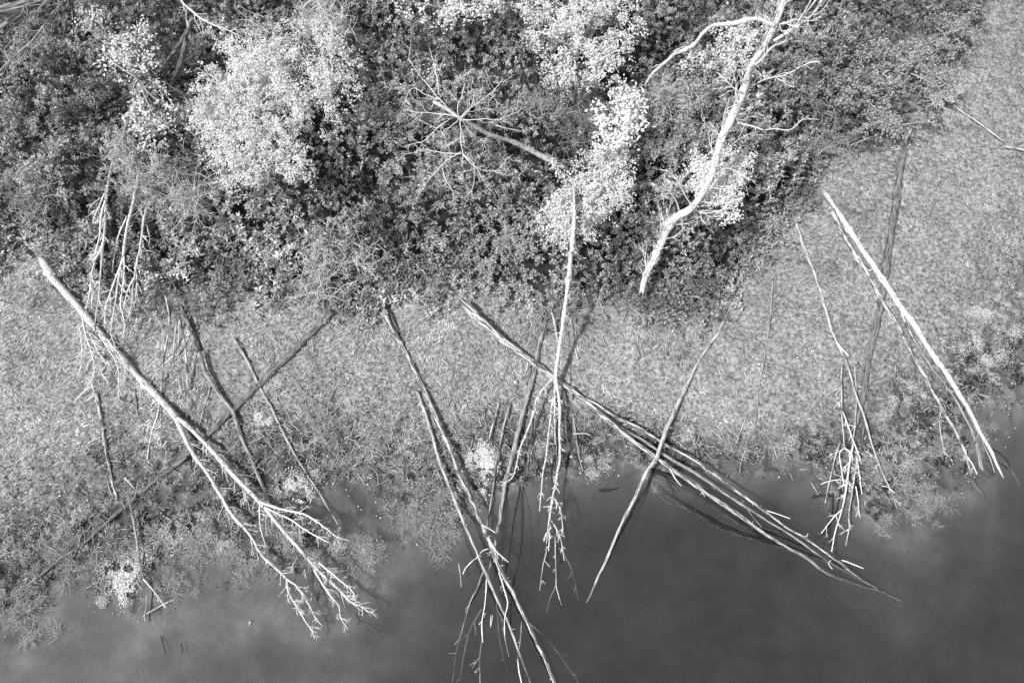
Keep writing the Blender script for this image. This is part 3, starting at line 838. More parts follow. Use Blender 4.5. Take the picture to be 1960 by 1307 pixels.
# H: trunk with three stems going out right
h1 = path([(900, 594, 25), (928, 620, 23), (972, 657, 19), (1005, 681, 15), (1060, 723, 15), (1105, 754, 13), (1153, 795, 12), (1201, 836, 12), (1253, 874, 11), (1280, 895, 11), (1332, 929, 11), (1373, 957, 11),
           (1408, 981, 10), (1459, 1017, 9), (1505, 1045, 7), (1546, 1067, 7), (1581, 1095, 6), (1632, 1115, 5), (1680, 1130, 4)], zs=[.68, .55, .42, .4, .45, .45, .35, .03, -.18, -.32])
hl = [(path([(1283, 897), (1292, 915), (1304, 929)], .55, .4, 5, 2.6), wt, []), (path([(1590, 1072), (1586, 1078), (1593, 1088)], .02, .08, 3, 3), wt, []),
      (path([(1612, 1072), (1630, 1079), (1652, 1087)], .02, .18, 4, 3), TWIG, [])]
dead('fallen_tree', 'peeling tree with splintered white butt, fallen from mid bank out to the right', 'fallen tree', h1, PEEL, hl, [dict(n=6, L0=.25, t0=.5, t1=.8, w=1.44)], sides=12, splinter=.45)
h2 = path([(1120, 763), (1143, 774), (1173, 795), (1218, 816), (1270, 850), (1322, 878), (1373, 912), (1408, 938), (1459, 974), (1501, 1005), (1543, 1029), (1565, 1046), (1598, 1070), (1653, 1112), (1728, 1152)],
          zs=[.4, .4, .5, .5, .35, .0, -.4], w0=7, w1=5)
dead('fallen_sapling', 'topmost pale stem of the bundle running out right into the water', 'fallen tree', h2, PEEL,
     [(path([(1462, 975), (1490, 984), (1512, 992)], .35, .3, 4, 2.4), wt, [])], [dict(n=6, L0=.25, t0=.3, t1=.8, w=1.44)], sides=8)
h3 = path([(1140, 778), (1184, 816), (1236, 847), (1263, 864), (1308, 891), (1356, 922), (1408, 957), (1459, 990), (1512, 1022), (1560, 1056), (1610, 1088), (1660, 1116)], zs=[.3, .3, .35, .3, .2, -.05, -.3], w0=9, w1=5)
dead('fallen_sapling', 'dull grey stem between the two pale stems of the bundle running out right', 'fallen tree', h3, GREYW,
     [(path([(1430, 972), (1442, 990), (1458, 1008)], .2, .1, 3, 2.4), None, [])], [dict(n=5, L0=.3, t0=.3, t1=.8, w=1.44)], sides=8, twigmat=TWIGG)
h4 = path([(1256, 902), (1290, 915), (1340, 938), (1385, 968), (1430, 1000), (1470, 1030)], .06, .03, 12, 8, wob=.006)  # black stem shaped as the trunk's dark mirror image on the water
dead('sunken_or_mirrored_log', 'reflection of the peeling tree, with its prong, modelled as a black stem on the water', 'log', h4, WET_REFLW, [(path([(1272, 912), (1282, 928), (1292, 942)], .05, .05, 3.5, 2.5), None, [])], [], sides=7)

# I: leaning white tree in the middle
it = path([(1096, 352, 2), (1098, 375, 6), (1100, 405, 10), (1098, 444, 12), (1093, 492, 12), (1087, 544), (1079, 599), (1074, 643), (1068, 681), (1063, 722)], zs=[3.1, 3.0, 2.8, 2.3, 1.8, 1.2, .75], w0=12, w1=11)
def I(pts, z0, z1, w0, w1, n, mat=BIRCH): return (path(pts, z0, z1, w0, w1), mat, [dict(n=n, L0=.32, w=2, droop=.3)] if n else [])
dead('dead_birch', 'white leaning tree in the middle whose forked crown hangs down into the water', 'dead tree', it, BIRCH, [
    I([(1061, 722), (1048, 735), (1032, 754), (1022, 785), (1012, 816), (998, 850), (991, 878), (986, 897), (981, 912), (960, 929)], 0.75, .4, 6, 3, 14),
    I([(1062, 722), (1060, 745), (1056, 774), (1051, 819), (1044, 878), (1040, 895), (1037, 926), (1033, 978)], 0.75, .4, 6, 3.4, 16),
    I([(1064, 722), (1068, 745), (1073, 780), (1072, 819), (1071, 878), (1067, 900), (1063, 930), (1056, 960), (1053, 1002), (1050, 1053)], 0.75, .3, 9, 3.4, 30),
    I([(1063, 722), (1063, 760), (1062, 800), (1063, 850)], 0.75, .6, 5, 3, 6),
    I([(1062, 955), (1069, 968), (1074, 985), (1078, 1022)], .7, .4, 4, 3, 10),
    I([(1060, 950), (1052, 985), (1048, 1020), (1046, 1040)], .7, .3, 4, 2.5, 5),
    I([(1060, 1003), (1070, 1022), (1076, 1045), (1080, 1072)], .5, .2, 4, 2.6, 6),
    I([(1054, 1010), (1045, 1022), (1041, 1036)], .5, .35, 4, 2.6, 3),
    I([(1062, 1022), (1064, 1077), (1064, 1120), (1068, 1135), (1075, 1158)], .1, .08, 3, 3, 5, GREYP),
    I([(1046, 1053), (1039, 1091), (1033, 1129)], .1, .05, 3, 2.6, 4, GREYP),
    I([(1080, 1060), (1092, 1085), (1100, 1115), (1107, 1148)], -.1, -.35, 3, 2.2, 3, GREYW),
    I([(1062, 1125), (1052, 1145), (1047, 1170)], -.1, -.25, 2.6, 2.2, 0, GREYP)],
    [dict(n=10, L0=.5, t0=.15, t1=.5, w=1.44), dict(n=16, L0=.35, t0=.55, t1=1, w=1.44)], sides=10)

# J
dead('leaning_log', 'pale straight log slanting from the right bank down into the water, crossing the bundle', 'log',
     path([(1400, 585, 5), (1382, 620, 7), (1377, 637, 9), (1356, 664, 9), (1332, 702, 10), (1308, 750, 11), (1291, 788, 11), (1273, 826, 11), (1256, 874, 10), (1239, 898, 10), (1215, 947, 9), (1191, 998, 8), (1167, 1057, 7), (1143, 1108, 6), (1132, 1132, 5), (1124, 1150, 4)],
          zs=[.35, .35, .5, .6, .45, .2, -.14]), GREYP, sides=12)
dead('mossy_log', 'mossy dark log end disappearing in the bushes right of the big standing birch', 'log', path([(1446, 466), (1432, 492), (1412, 545), (1392, 590), (1382, 615)], .5, .3, 12, 7), DARKW)

# K: the big standing dead birch
kt = path([(1228, 556, 15), (1235, 530, 17), (1253, 492, 20), (1277, 440, 23), (1291, 418, 26), (1322, 399, 24), (1349, 362, 22), (1366, 320, 23), (1380, 269, 23), (1404, 220, 23), (1425, 172, 22), (1442, 121, 22),
           (1458, 98, 22), (1474, 69, 20), (1488, 38, 20), (1501, 0, 19), (1512, -45, 18)], zs=[1.3, 2.5, 3.6, 4.8, 5.9, 7.0, 8.0], wk=.60)
kl = [(path([(1482, 50, 9), (1466, 42, 10), (1448, 37, 12), (1428, 39, 12), (1411, 44, 12), (1390, 48, 12), (1366, 50, 11), (1345, 66, 11), (1334, 82, 10), (1315, 95, 10), (1290, 105, 9), (1282, 112, 9), (1258, 132, 8), (1244, 148, 7), (1234, 164, 6)],
            zs=[7.2, 6.8, 6.2, 5.2, 4.0]), None, [dict(n=4, L0=.6, w=1.58)]),
      (path([(1482, 78), (1512, 59), (1539, 41), (1562, 20), (1575, -5), (1590, -30)], 7.0, 8.2, 10, 7), None, [dict(n=8, L0=.9, w=1.73)]),
      (path([(1493, 46), (1512, 42), (1530, 32), (1548, 18), (1566, -6)], 7.3, 8.2, 6, 4), None, [dict(n=5, L0=.8, w=1.58)]),
      (path([(1493, 47), (1497, 60), (1515, 58), (1528, 44), (1548, 10), (1560, -20)], 7.3, 8.2, 4, 3), None, []),
      (path([(1446, 125), (1462, 110), (1476, 92), (1492, 84), (1516, 74)], 6.6, 7.0, 6, 3.4), None, [dict(n=6, L0=.5, w=1.58)]),
      (path([(1452, 158), (1472, 150), (1494, 147), (1512, 140), (1529, 130), (1550, 121), (1568, 118)], 6.0, 6.6, 5, 3.6), None, [dict(n=10, L0=.6, w=1.44, sub=2)]),
      (path([(1408, 236), (1424, 238), (1445, 244), (1462, 250), (1480, 247), (1508, 250), (1522, 242), (1535, 230), (1567, 229)], 5.0, 5.2, 5.5, 2.2), None, [dict(n=7, L0=.4, w=1.44)]),
      (path([(1436, 150, 10), (1438, 135, 10), (1444, 120, 9)], 6.1, 6.9, 10, 9), None, []),
      (path([(1418, 176), (1400, 166), (1388, 152), (1374, 140)], 5.9, 6.2, 3, 2), TWIG, [dict(n=6, L0=.6, w=1.30)]),
      (path([(1272, 450), (1276, 420), (1284, 390), (1288, 348)], 1.9, 3.0, 6, 3), GREYP, [dict(n=8, L0=.6, w=1.44)]),
      (path([(1300, 405), (1294, 385), (1280, 365), (1268, 352)], 2.4, 3.4, 4, 2.2), TWIG, [dict(n=12, L0=.9, w=1.44)]),
      (path([(1325, 396), (1312, 375), (1300, 352), (1292, 340)], 2.7, 3.6, 4, 2.2), TWIG, [dict(n=12, L0=.9, w=1.44)]),
      (path([(1328, 402), (1350, 408), (1372, 404), (1392, 398)], 2.8, 3.4, 4, 2.2), TWIG, [dict(n=9, L0=.8, w=1.44)]),
      (path([(1366, 330), (1392, 322), (1412, 330), (1434, 345)], 3.8, 4.2, 3, 2), TWIG, [dict(n=9, L0=.8, w=1.30)])]
dead('standing_birch', 'tall dead white birch rising over the thicket at top right with a long bowed limb', 'dead tree', kt, BIRCH, kl,
     [dict(n=34, L0=1.3, t0=.35, t1=.75, ang=(35, 80), w=2, droop=-.3, flat=1, sub=2), dict(n=22, L0=.9, t0=.03, t1=.25, ang=(20, 60), w=2, droop=-.2, side=np.array([-1, .3, 0])),
      dict(n=22, L0=1.1, t0=.75, t1=.95, w=1.44, droop=-.2, flat=1)], sides=16, rough=.05)

# L: long pair at the right
l1 = path([(1579, 370, 7), (1598, 396, 9), (1622, 434, 10), (1649, 475, 11), (1680, 520, 11), (1708, 561, 11), (1725, 588, 11), (1749, 619, 10), (1770, 654, 10), (1791, 685, 10), (1811, 712, 9), (1832, 747, 9),
           (1856, 785, 9), (1873, 819, 8), (1887, 845, 7), (1899, 866, 6), (1908, 888, 5), (1919, 910, 4)], zs=[.5, .6, .7, .6, .6, .5, .35], wk=.98)
dead('fallen_tree', 'rough pale tree, right one of the long pair lying down the right bank', 'fallen tree', l1, BIRCH, [
    (path([(1874, 818), (1868, 850), (1874, 880), (1876, 895)], .5, .2, 5, 4), GREYW, []),
    (path([(1876, 822), (1882, 850), (1896, 880), (1904, 905)], .5, .1, 6, 3.4), GREYW, []),
    (path([(1722, 585), (1734, 620), (1752, 655)], .6, .35, 6, 5), PEEL, []),
    (path([(1895, 858), (1910, 866), (1926, 880), (1933, 892)], .2, .04, 4, 3), WET_REFLW, []),
    (path([(1924, 885), (1940, 905), (1952, 930)], -.05, -.25, 4, 2.5), GREYW, [])], [dict(n=8, L0=.4, t0=.5, w=1.44)], sides=10)
l2 = path([(1596, 408), (1608, 437), (1632, 478), (1656, 516), (1684, 568), (1715, 619), (1742, 671), (1760, 705), (1787, 754), (1804, 788), (1822, 815), (1832, 833), (1846, 864), (1858, 905)],
          zs=[.4, .45, .5, .5, .4, .25], w0=13, w1=6)
dead('fallen_tree', 'patchy peeling tree, left one of the long pair lying down the right bank', 'fallen tree', l2, PEEL, [
    (path([(1800, 788), (1797, 805), (1800, 840), (1808, 870), (1812, 878)], .4, .1, 4, 2.6), GREYP, [dict(n=3, L0=.3, w=1.44)]),
    (path([(1846, 868), (1860, 885), (1870, 908)], .3, .1, 4, 2.4), TWIG, [dict(n=5, L0=.4, w=1.44)])], [dict(n=8, L0=.3, t0=.5, w=1.44)], sides=9)
dead('thin_log', 'dark thin stem squeezed between the long pair on the right bank', 'log',
     path([(1728, 595), (1753, 655), (1787, 706), (1825, 755), (1850, 800), (1870, 850), (1880, 895)], .3, .1, 7, 6), GREYW, sides=7)
dead('thin_log', 'second dark stem, right beside the first between the long pair', 'log',
     path([(1745, 650), (1775, 695), (1812, 730), (1845, 775), (1868, 825), (1890, 880)], .25, .1, 5, 5), DARKW, sides=7)
for a in [((1851, 862), (1846, 905)), ((1866, 838), (1876, 892)), ((1884, 855), (1903, 908)), ((1808, 872), (1800, 890))]:  # stubs model the dark reflections of the long pair in the water
    dead('pair_reflection', 'black reflection at the end of the long pair, modelled as a stub in the water', 'branch', path([(a[0]), ((a[0][0] + a[1][0]) / 2 + 2, (a[0][1] + a[1][1]) / 2), a[1]], .15, .03, 5, 4), WET_REFLW, sides=6, splinter=.02,
         group='reflections modelled as black stubs at the end of the long pair')

# M
dead('flattened_log', 'long flattened grey log with a white splinter at its top, passing under the long pair', 'log',
     path([(1739, 256, 8), (1729, 292, 12), (1722, 327, 14), (1716, 379, 14), (1708, 440, 14), (1701, 480, 14), (1694, 533, 13), (1684, 595, 13), (1670, 657, 12), (1660, 705, 11), (1653, 757, 10), (1640, 810, 8)], .1, .1, sink=.25, wk=1.0), DARKW, sides=10)
dead('splinter', 'white torn strip of wood on the top end of the flattened log', 'wood splinter', path([(1741, 252), (1735, 266), (1730, 281)], .55, .5, 6, 4), TWIG, sides=6, splinter=.1)
dead('stick', 'straight stick lying in the upper right meadow', 'branch', path([(1833, 209), (1865, 230), (1892, 249), (1920, 270)], .5, .45, 5, 5), GREYP, sides=7)
dead('stick', 'stub of grey wood at the right picture edge', 'branch', path([(1930, 282), (1945, 285), (1968, 288)], .5, .5, 7, 7), GREYP, sides=7)

# N: thin tree hanging its crown in the bay
n1 = path([(1520, 418, 9), (1534, 460, 9), (1545, 492, 8), (1562, 535, 8), (1577, 585, 8), (1594, 640, 7), (1609, 668, 6), (1622, 700, 6), (1639, 757, 6), (1656, 802, 6), (1673, 860, 5), (1691, 909, 4), (1706, 940, 3), (1716, 971, 2.5)], zs=[.4, .4, .45, .5, .4, .15])
def Nn(pts, z0, z1, w0, w1, n, m=GREYP): return (path(pts, z0, z1, w0, w1), m, [dict(n=n, L0=.4, w=2.2, droop=.3)] if n else [])
dead('fallen_tree', 'thin grey tree lying down the right bank with its crown dipping into the bay', 'fallen tree', n1, GREYP, [
    Nn([(1601, 655), (1612, 668), (1624, 680)], .55, .5, 5, 4, 0, TWIG),
    Nn([(1612, 700), (1610, 735), (1612, 791), (1616, 856)], .5, .6, 4, 3, 2),
    Nn([(1614, 788), (1629, 833), (1640, 862), (1647, 880)], .5, .6, 4, 3, 4, TWIG),
    Nn([(1616, 857), (1606, 866), (1608, 890), (1612, 912), (1616, 930)], .6, .5, 3.2, 2.6, 2, TWIG),
    Nn([(1616, 857), (1626, 864), (1629, 874)], .6, .55, 3.2, 2.6, 1, TWIG),
    Nn([(1632, 850), (1624, 890), (1618, 935), (1611, 975), (1598, 1019), (1592, 1055)], .6, .3, 5, 3, 8, TWIG),
    Nn([(1640, 870), (1638, 898), (1630, 945), (1625, 985), (1626, 1010), (1619, 1043)], .6, .3, 4, 3, 8),
    Nn([(1612, 974), (1600, 985), (1588, 1000), (1572, 1020)], .5, .3, 3.4, 2.4, 4, TWIG),
    Nn([(1608, 845), (1598, 880), (1588, 920), (1579, 962)], .55, .2, 4, 2.4, 5),
    Nn([(1641, 868), (1646, 919), (1650, 945)], .6, .4, 3, 2.4, 3, TWIG),
    Nn([(1638, 930), (1642, 950), (1645, 987)], .5, .3, 3, 2.2, 2, TWIG),
    Nn([(1572, 926), (1590, 920), (1615, 918), (1633, 934)], .5, .5, 2.6, 2.2, 3, TWIG),
    Nn([(1688, 930), (1700, 932), (1712, 943)], .3, .25, 3, 2.4, 2, TWIG),
    Nn([(1636, 700), (1640, 760), (1636, 820), (1630, 850)], .3, .4, 4, 4, 3)], [dict(n=6, L0=.4, t0=.7, w=1.44)], sides=8, twigmat=TWIG)
for pts in [[(1556, 951), (1575, 948), (1592, 950)], [(1594, 945), (1594, 980), (1589, 1020), (1592, 1045)], [(1609, 940), (1600, 985), (1590, 1000), (1572, 1028)], [(1640, 925), (1632, 960), (1624, 985)], [(1692, 938), (1704, 955), (1715, 975)]]:  # dark reflections of the crown, built as black twigs on the water
    dead('crown_reflection', 'black reflection of the crown in the right bay, modelled as a twig on the water', 'branch', path(pts, .04, .02, 3.4, 2.4), WET_REFLW, [], [dict(n=3, L0=.35, w=1.44, droop=0)], twigmat=WET_REFLW, sides=5,
         splinter=.02, group='crown reflections modelled as black twigs in the bay')
dead('thin_log', 'thin pale stem lying over the flattened log towards the bay', 'log', path([(1645, 700), (1660, 740), (1655, 800), (1650, 850)], .3, .2, 5, 4), DARKW, sides=6)
dead('stick', 'bare stick leaning left from the thin grey tree in the right bank', 'branch', path([(1610, 740), (1583, 755), (1550, 786)], .35, .3, 4, 2.5), GREYP, sides=6)
dead('thin_log', 'very thin grey stem running down the grass right of the leaning log', 'log',
     path([(1478, 540), (1474, 602), (1464, 671), (1452, 740), (1446, 802), (1432, 845), (1421, 878), (1415, 910)], .35, .08, 6, 4), GREYW, sides=7)
dead('stick', 'fine pale stick crossing the very thin grey stem', 'branch', path([(1456, 748), (1430, 795), (1411, 845)], .35, .25, 4, 2.5), GREYP, sides=6)

# P: dark logs behind the middle tree
dead('sunken_or_mirrored_log', 'long grey log running down behind the middle white tree into dark water', 'log',
     path([(1046, 606, 9), (1034, 654, 12), (1023, 715, 13), (1008, 761, 13), (994, 819, 13), (981, 874, 12), (967, 926, 11), (960, 975, 11), (950, 1025, 9), (935, 1098, 7)], zs=[.4, .35, .3, .12, .05, -.15]), GREYW, sides=11)
for pts, w0, w1, z0, z1, m, lab in [
    ([(988, 740), (974, 781), (962, 826), (952, 874), (945, 926), (938, 971), (928, 1024)], 7, 4, .3, .02, GREYW, 'thin grey stem left of the long sunken log behind the middle tree'),
    ([(955, 771), (945, 805), (936, 840)], 5, 4, .3, .25, PEEL, 'short pale stick in the grass left of the middle tree'),
    ([(1056, 599), (1062, 620), (1067, 645), (1071, 660)], 7, 6, .6, .45, GREYP, 'bent pale stub behind the middle tree at the thicket edge'),
    ([(1091, 612), (1098, 654), (1103, 675), (1106, 687)], 4.5, 4, .5, .4, GREYP, 'pale stick just right of the middle tree below the thicket'),
    ([(1087, 637), (1091, 690), (1093, 728)], 6, 5, .3, .25, DARKW, 'dark rotten stem just right of the middle tree'),
    ([(1095, 790), (1102, 830), (1108, 874), (1115, 900)], 5, 3.5, .2, .05, GREYW, 'small grey stem right of the crown of the middle tree'),
    ([(1098, 830), (1118, 829), (1130, 832)], 3.5, 3, .2, .2, STRAW, 'short level stick right of the crown of the middle tree'),
    ([(1015, 700), (1010, 760), (1000, 800)], 10, 8, .22, .2, DARKW, 'dark rotten log piece beside the long sunken log'),
    ([(1020, 800), (1014, 850), (1008, 910)], 5, 4, .15, .02, DARKW, 'dark thin stem between the sunken log and the crown of the middle tree'),
    ([(1060, 735), (1064, 800), (1064, 870)], 8, 6, .3, .1, DARKW, 'dark stem under the crown of the middle tree')]:
    dead('thin_log' if w0 > 5.5 else 'stick', lab, 'log' if w0 > 5.5 else 'branch', path(pts, z0, z1, w0, w1), m, sides=7, splinter=.05)
for pts in [[(1000, 905), (995, 935), (985, 985), (981, 1012), (974, 1060), (967, 1095)], [(1001, 930), (1002, 970), (1000, 1022), (991, 1081), (981, 1132), (977, 1196)]]:
    dead('wet_vine', 'dark knotty plant stem lying in the water between the two forked crowns', 'plant stem', path(pts, .01, .01, 3, 3), WET_REFLW, [], [dict(n=60, L0=.10, w=1.30, sub=0, droop=0)], twigmat=WET_REFLW,
         sides=5, splinter=.01, group='knotty plant stems in the water')

# Q: lower left
dead('thin_log', 'grey thin log lying in the grass under the left tangled crown', 'log', path([(186, 761), (196, 819), (207, 878), (213, 915), (224, 952)], .3, .15, 9, 7), PEEL, sides=8)
dead('dead_sapling', 'bare grey sapling in the lower left with its forked tip in the water', 'fallen tree',
     path([(246, 947), (255, 995), (265, 1050), (274, 1098), (281, 1139), (277, 1177), (280, 1190)], .35, .1, 7, 3.4), GREYW, [
     (path([(275, 1108), (290, 1125), (303, 1143), (318, 1162)], .3, .2, 4, 2.6), TWIG, [dict(n=6, L0=.3, w=1.58)])], [], sides=8, splinter=.04)
dead('stick', 'stick floating across the forked tip of the grey sapling in the lower left', 'branch', path([(281, 1174), (300, 1163), (318, 1153), (334, 1147)], .08, .03, 5, 4), GREYP, sides=6)
for pts, w0, m, lab in [
    ([(258, 745), (262, 780), (267, 813)], 4.5, GREYW, 'small grey stick in the grass right of the tangled crown'),
    ([(305, 774), (300, 800), (293, 819), (286, 850), (282, 878)], 4.5, TWIG, 'pale bent stick hanging below the middle of the long birch'),
    ([(308, 780), (309, 810), (308, 848)], 3, TWIGG, 'short thin stick right beside the pale bent stick under the long birch'),
    ([(270, 812), (285, 814), (303, 821)], 3, TWIG, 'tiny crossing stick on the pale bent stick'),
    ([(403, 733), (396, 762), (389, 785), (380, 820)], 4, GREYP, 'thin pale stick leaning from the kink of the grey log'),
    ([(238, 914), (248, 924), (257, 934)], 4, TWIG, 'short bright stick by the top of the grey sapling'),
    ([(714, 891), (722, 908), (724, 927)], 6, DARKW, 'dark short stick floating in the shallow pool'),
    ([(1148, 937), (1165, 938), (1182, 934)], 4, WET_REFLW, 'dark stick floating left of the leaning log'),
    ([(878, 1078), (881, 1100), (883, 1123)], 3.5, TWIGG, 'thin twig standing in the water left of the slender birches'),
    ([(480, 1192), (478, 1188), (477, 1196)], 2, TWIG, 'tiny pale chip of wood on the lower left water'),
    ([(308, 1216), (313, 1235), (318, 1250)], 2, WET_REFLW, 'hair thin dark twig in the lower left water'),
    ([(346, 1232), (349, 1242), (347, 1252)], 2.4, WET_REFLW, 'tiny dark hooked twig in the lower left water'),
    ([(1525, 838), (1545, 862), (1564, 884)], 3, DARKW, 'dark thin stick in the mud left of the bay')]:
    dead('stick', lab, 'branch', path(pts, .22 if pts[0][1] < 930 else .04, .15 if pts[0][1] < 930 else .01, w0, w0 * .7), m, sides=5, splinter=.01)

# S: trunks inside the thicket
dead('leaning_tree', 'dark bare trunk leaning in the upper left thicket, right one of two', 'dead tree', path([(356, 80), (350, 105), (342, 130), (330, 160), (321, 186)], 3.2, 1.4, 12, 12), DARKW, sides=10)
dead('leaning_tree', 'dark bare trunk leaning in the upper left thicket, left one of two', 'dead tree', path([(369, 34), (358, 62), (345, 85), (320, 118), (293, 150)], 3.6, 1.5, 12, 10), DARKW, sides=10)
dead('leaning_tree', 'short grey trunk showing in the thicket above the three hanging stems', 'dead tree', path([(243, 232), (236, 262), (226, 298)], 2.6, 1.7, 11, 10), GREYW, sides=10)
dead('leaning_tree', 'dim grey trunk lying in the thicket left of the bare star shaped crown', 'dead tree', path([(690, 126), (721, 141), (752, 162), (775, 176)], 2.0, 1.8, 12, 11), DARKW, sides=10)
dead('twisted_branch', 'bright crooked branch with curled twigs at the top left', 'branch', path([(340, -10), (352, 8), (367, 20), (380, 32), (400, 44), (432, 56), (458, 69)], 4.2, 3.6, 6, 3), TWIG, [],
     [dict(n=16, L0=.7, w=1.73, sub=2, droop=0)])

def radial(name, label, cat, trunk, centre_branches, mat, tmat):
    o = np.array([trunk[0, 0], trunk[0, 1], trunk[0, 2]])
    root = empty(name, o); tag(root, label, cat)
    T = Tubes(); T.add(trunk[:, :3], trunk[:, 3], 10, .08, splinter=.2); link('trunk', T.mesh('trunk', mat, o), root)
    for (pts, z0, z1, w, n) in centre_branches:
        p = path(pts, z0, z1, w * .8, 1.3, step=.12, wob=.05)
        T = Tubes(); T.add(p[:, :3], p[:, 3], 5, .1); l_ = link('limb', T.mesh('limb', tmat, o), root)
        add_twigs([dict(n=n + 4, L0=.8, w=1.0, sub=2, droop=0, flat=.6, crook=.25, t0=.2)], p, tmat, o, l_)
c0 = (880, 226)
radial('dead_tree', 'leaning dead tree seen from above, its bare branches spread like a star over the thicket', 'dead tree',
       path([(1080, 322), (1058, 310), (1029, 296), (1001, 282), (979, 272), (938, 259), (905, 240), (880, 226), (860, 212), (835, 198)], zs=[2.2, 2.9, 3.9, 5.0, 5.4], w0=14, w1=9), [
    ([c0, (859, 207), (838, 180), (815, 155), (800, 135), (785, 112), (786, 88)], 5.2, 5.4, 3, 5), ([c0, (877, 205), (882, 185), (887, 162), (880, 148)], 5.3, 6.2, 3, 4),
    ([c0, (890, 212), (905, 203), (928, 189), (945, 172), (962, 152)], 5.3, 5.6, 3, 5), ([c0, (900, 230), (930, 229), (955, 229), (979, 218), (1008, 205)], 5.2, 5.4, 3, 5),
    ([c0, (860, 220), (842, 218), (824, 217), (798, 215), (776, 210)], 5.3, 5.0, 3, 6), ([c0, (862, 224), (842, 238), (824, 255), (804, 272), (780, 278)], 5.2, 4.6, 3, 6),
    ([(838, 180), (836, 152), (830, 120), (822, 92)], 5.4, 5.9, 2.4, 2), ([c0, (882, 250), (883, 275), (884, 300), (884, 320)], 5.2, 4.2, 4, 4),
    ([(883, 292), (865, 302), (842, 317), (824, 344), (810, 362), (797, 382)], 4.5, 3.8, 3, 5), ([(886, 296), (904, 310), (905, 335), (901, 360), (890, 380)], 4.5, 3.8, 3, 5),
    ([(886, 294), (900, 312), (917, 322), (952, 324), (966, 310), (982, 296)], 4.5, 4.3, 3, 5), ([(905, 312), (918, 330), (924, 345), (940, 352)], 4.4, 4.0, 2.6, 3),
    ([(883, 294), (859, 292), (830, 288), (811, 283), (790, 290), (768, 294)], 4.5, 4.2, 2.8, 6), ([c0, (895, 245), (912, 262), (924, 270), (930, 285)], 5.1, 4.2, 2.6, 4),
    ([c0, (868, 240), (852, 248), (842, 262), (848, 278)], 5.1, 4.4, 2.6, 4), ([c0, (900, 205), (906, 178), (903, 200)], 5.3, 5.7, 2.6, 1),
    ([(840, 190), (815, 182), (790, 168), (776, 190), (790, 205)], 5.2, 4.8, 2.2, 2), ([(845, 322), (850, 345), (865, 365), (885, 372), (905, 366)], 4.3, 3.8, 2, 2)], BIRCH, TWIG)
dead('thin_log', 'short pale stick above the trunk of the star shaped dead tree', 'log', path([(952, 241), (980, 248), (1010, 254)], 3.2, 3.0, 5, 4), GREYP, sides=6)

# top left: grey crown reaching in from outside
root = empty('bare_tree', P(-40, -30, 4.5)); tag(root, 'grey bare crown of a tree reaching in at the top left corner', 'dead tree'); o = np.array(root.location)
for pts, z0, z1, w0, w1, n in [
    ([(110, -20), (70, 8), (34, 30), (0, 52), (-40, 70)], 5.0, 4.6, 12, 10, 6), ([(110, -10), (70, 10), (40, 18), (0, 24), (-40, 20)], 5.2, 5, 14, 16, 3),
    ([(80, -15), (40, 5), (0, 14), (-40, 20)], 5.4, 5.4, 12, 12, 2), ([(118, 5), (100, 30), (80, 55), (62, 80), (34, 103), (10, 125), (-10, 150)], 4.6, 4.0, 7, 5, 7),
    ([(104, 20), (84, 50), (60, 80), (44, 110), (20, 125)], 4.6, 4.2, 5, 3, 7), ([(98, 40), (70, 80), (48, 100), (22, 112), (0, 135)], 4.3, 4.0, 4, 3, 7),
    ([(127, 28), (124, 52), (117, 80)], 4.0, 3.6, 4, 3, 2), ([(140, -10), (118, 8), (105, 26)], 4.8, 4.7, 8, 5, 4), ([(122, -5), (118, 12), (108, 24)], 5.0, 4.8, 4, 3, 2),
    ([(70, 12), (45, 30), (25, 50), (0, 70)], 4.8, 4.4, 5, 3, 6), ([(60, 30), (45, 60), (38, 90)], 4.4, 4, 3, 2, 4)]:
    p = path(pts, z0, z1, w0, w1); T = Tubes(); T.add(p[:, :3], p[:, 3], 8, .08)
    l_ = link('limb', T.mesh('limb', GREYW, o), root)
    add_twigs([dict(n=n, L0=1.0, w=2.2, sub=2, droop=0, crook=.28)], p, TWIGG, o, l_)

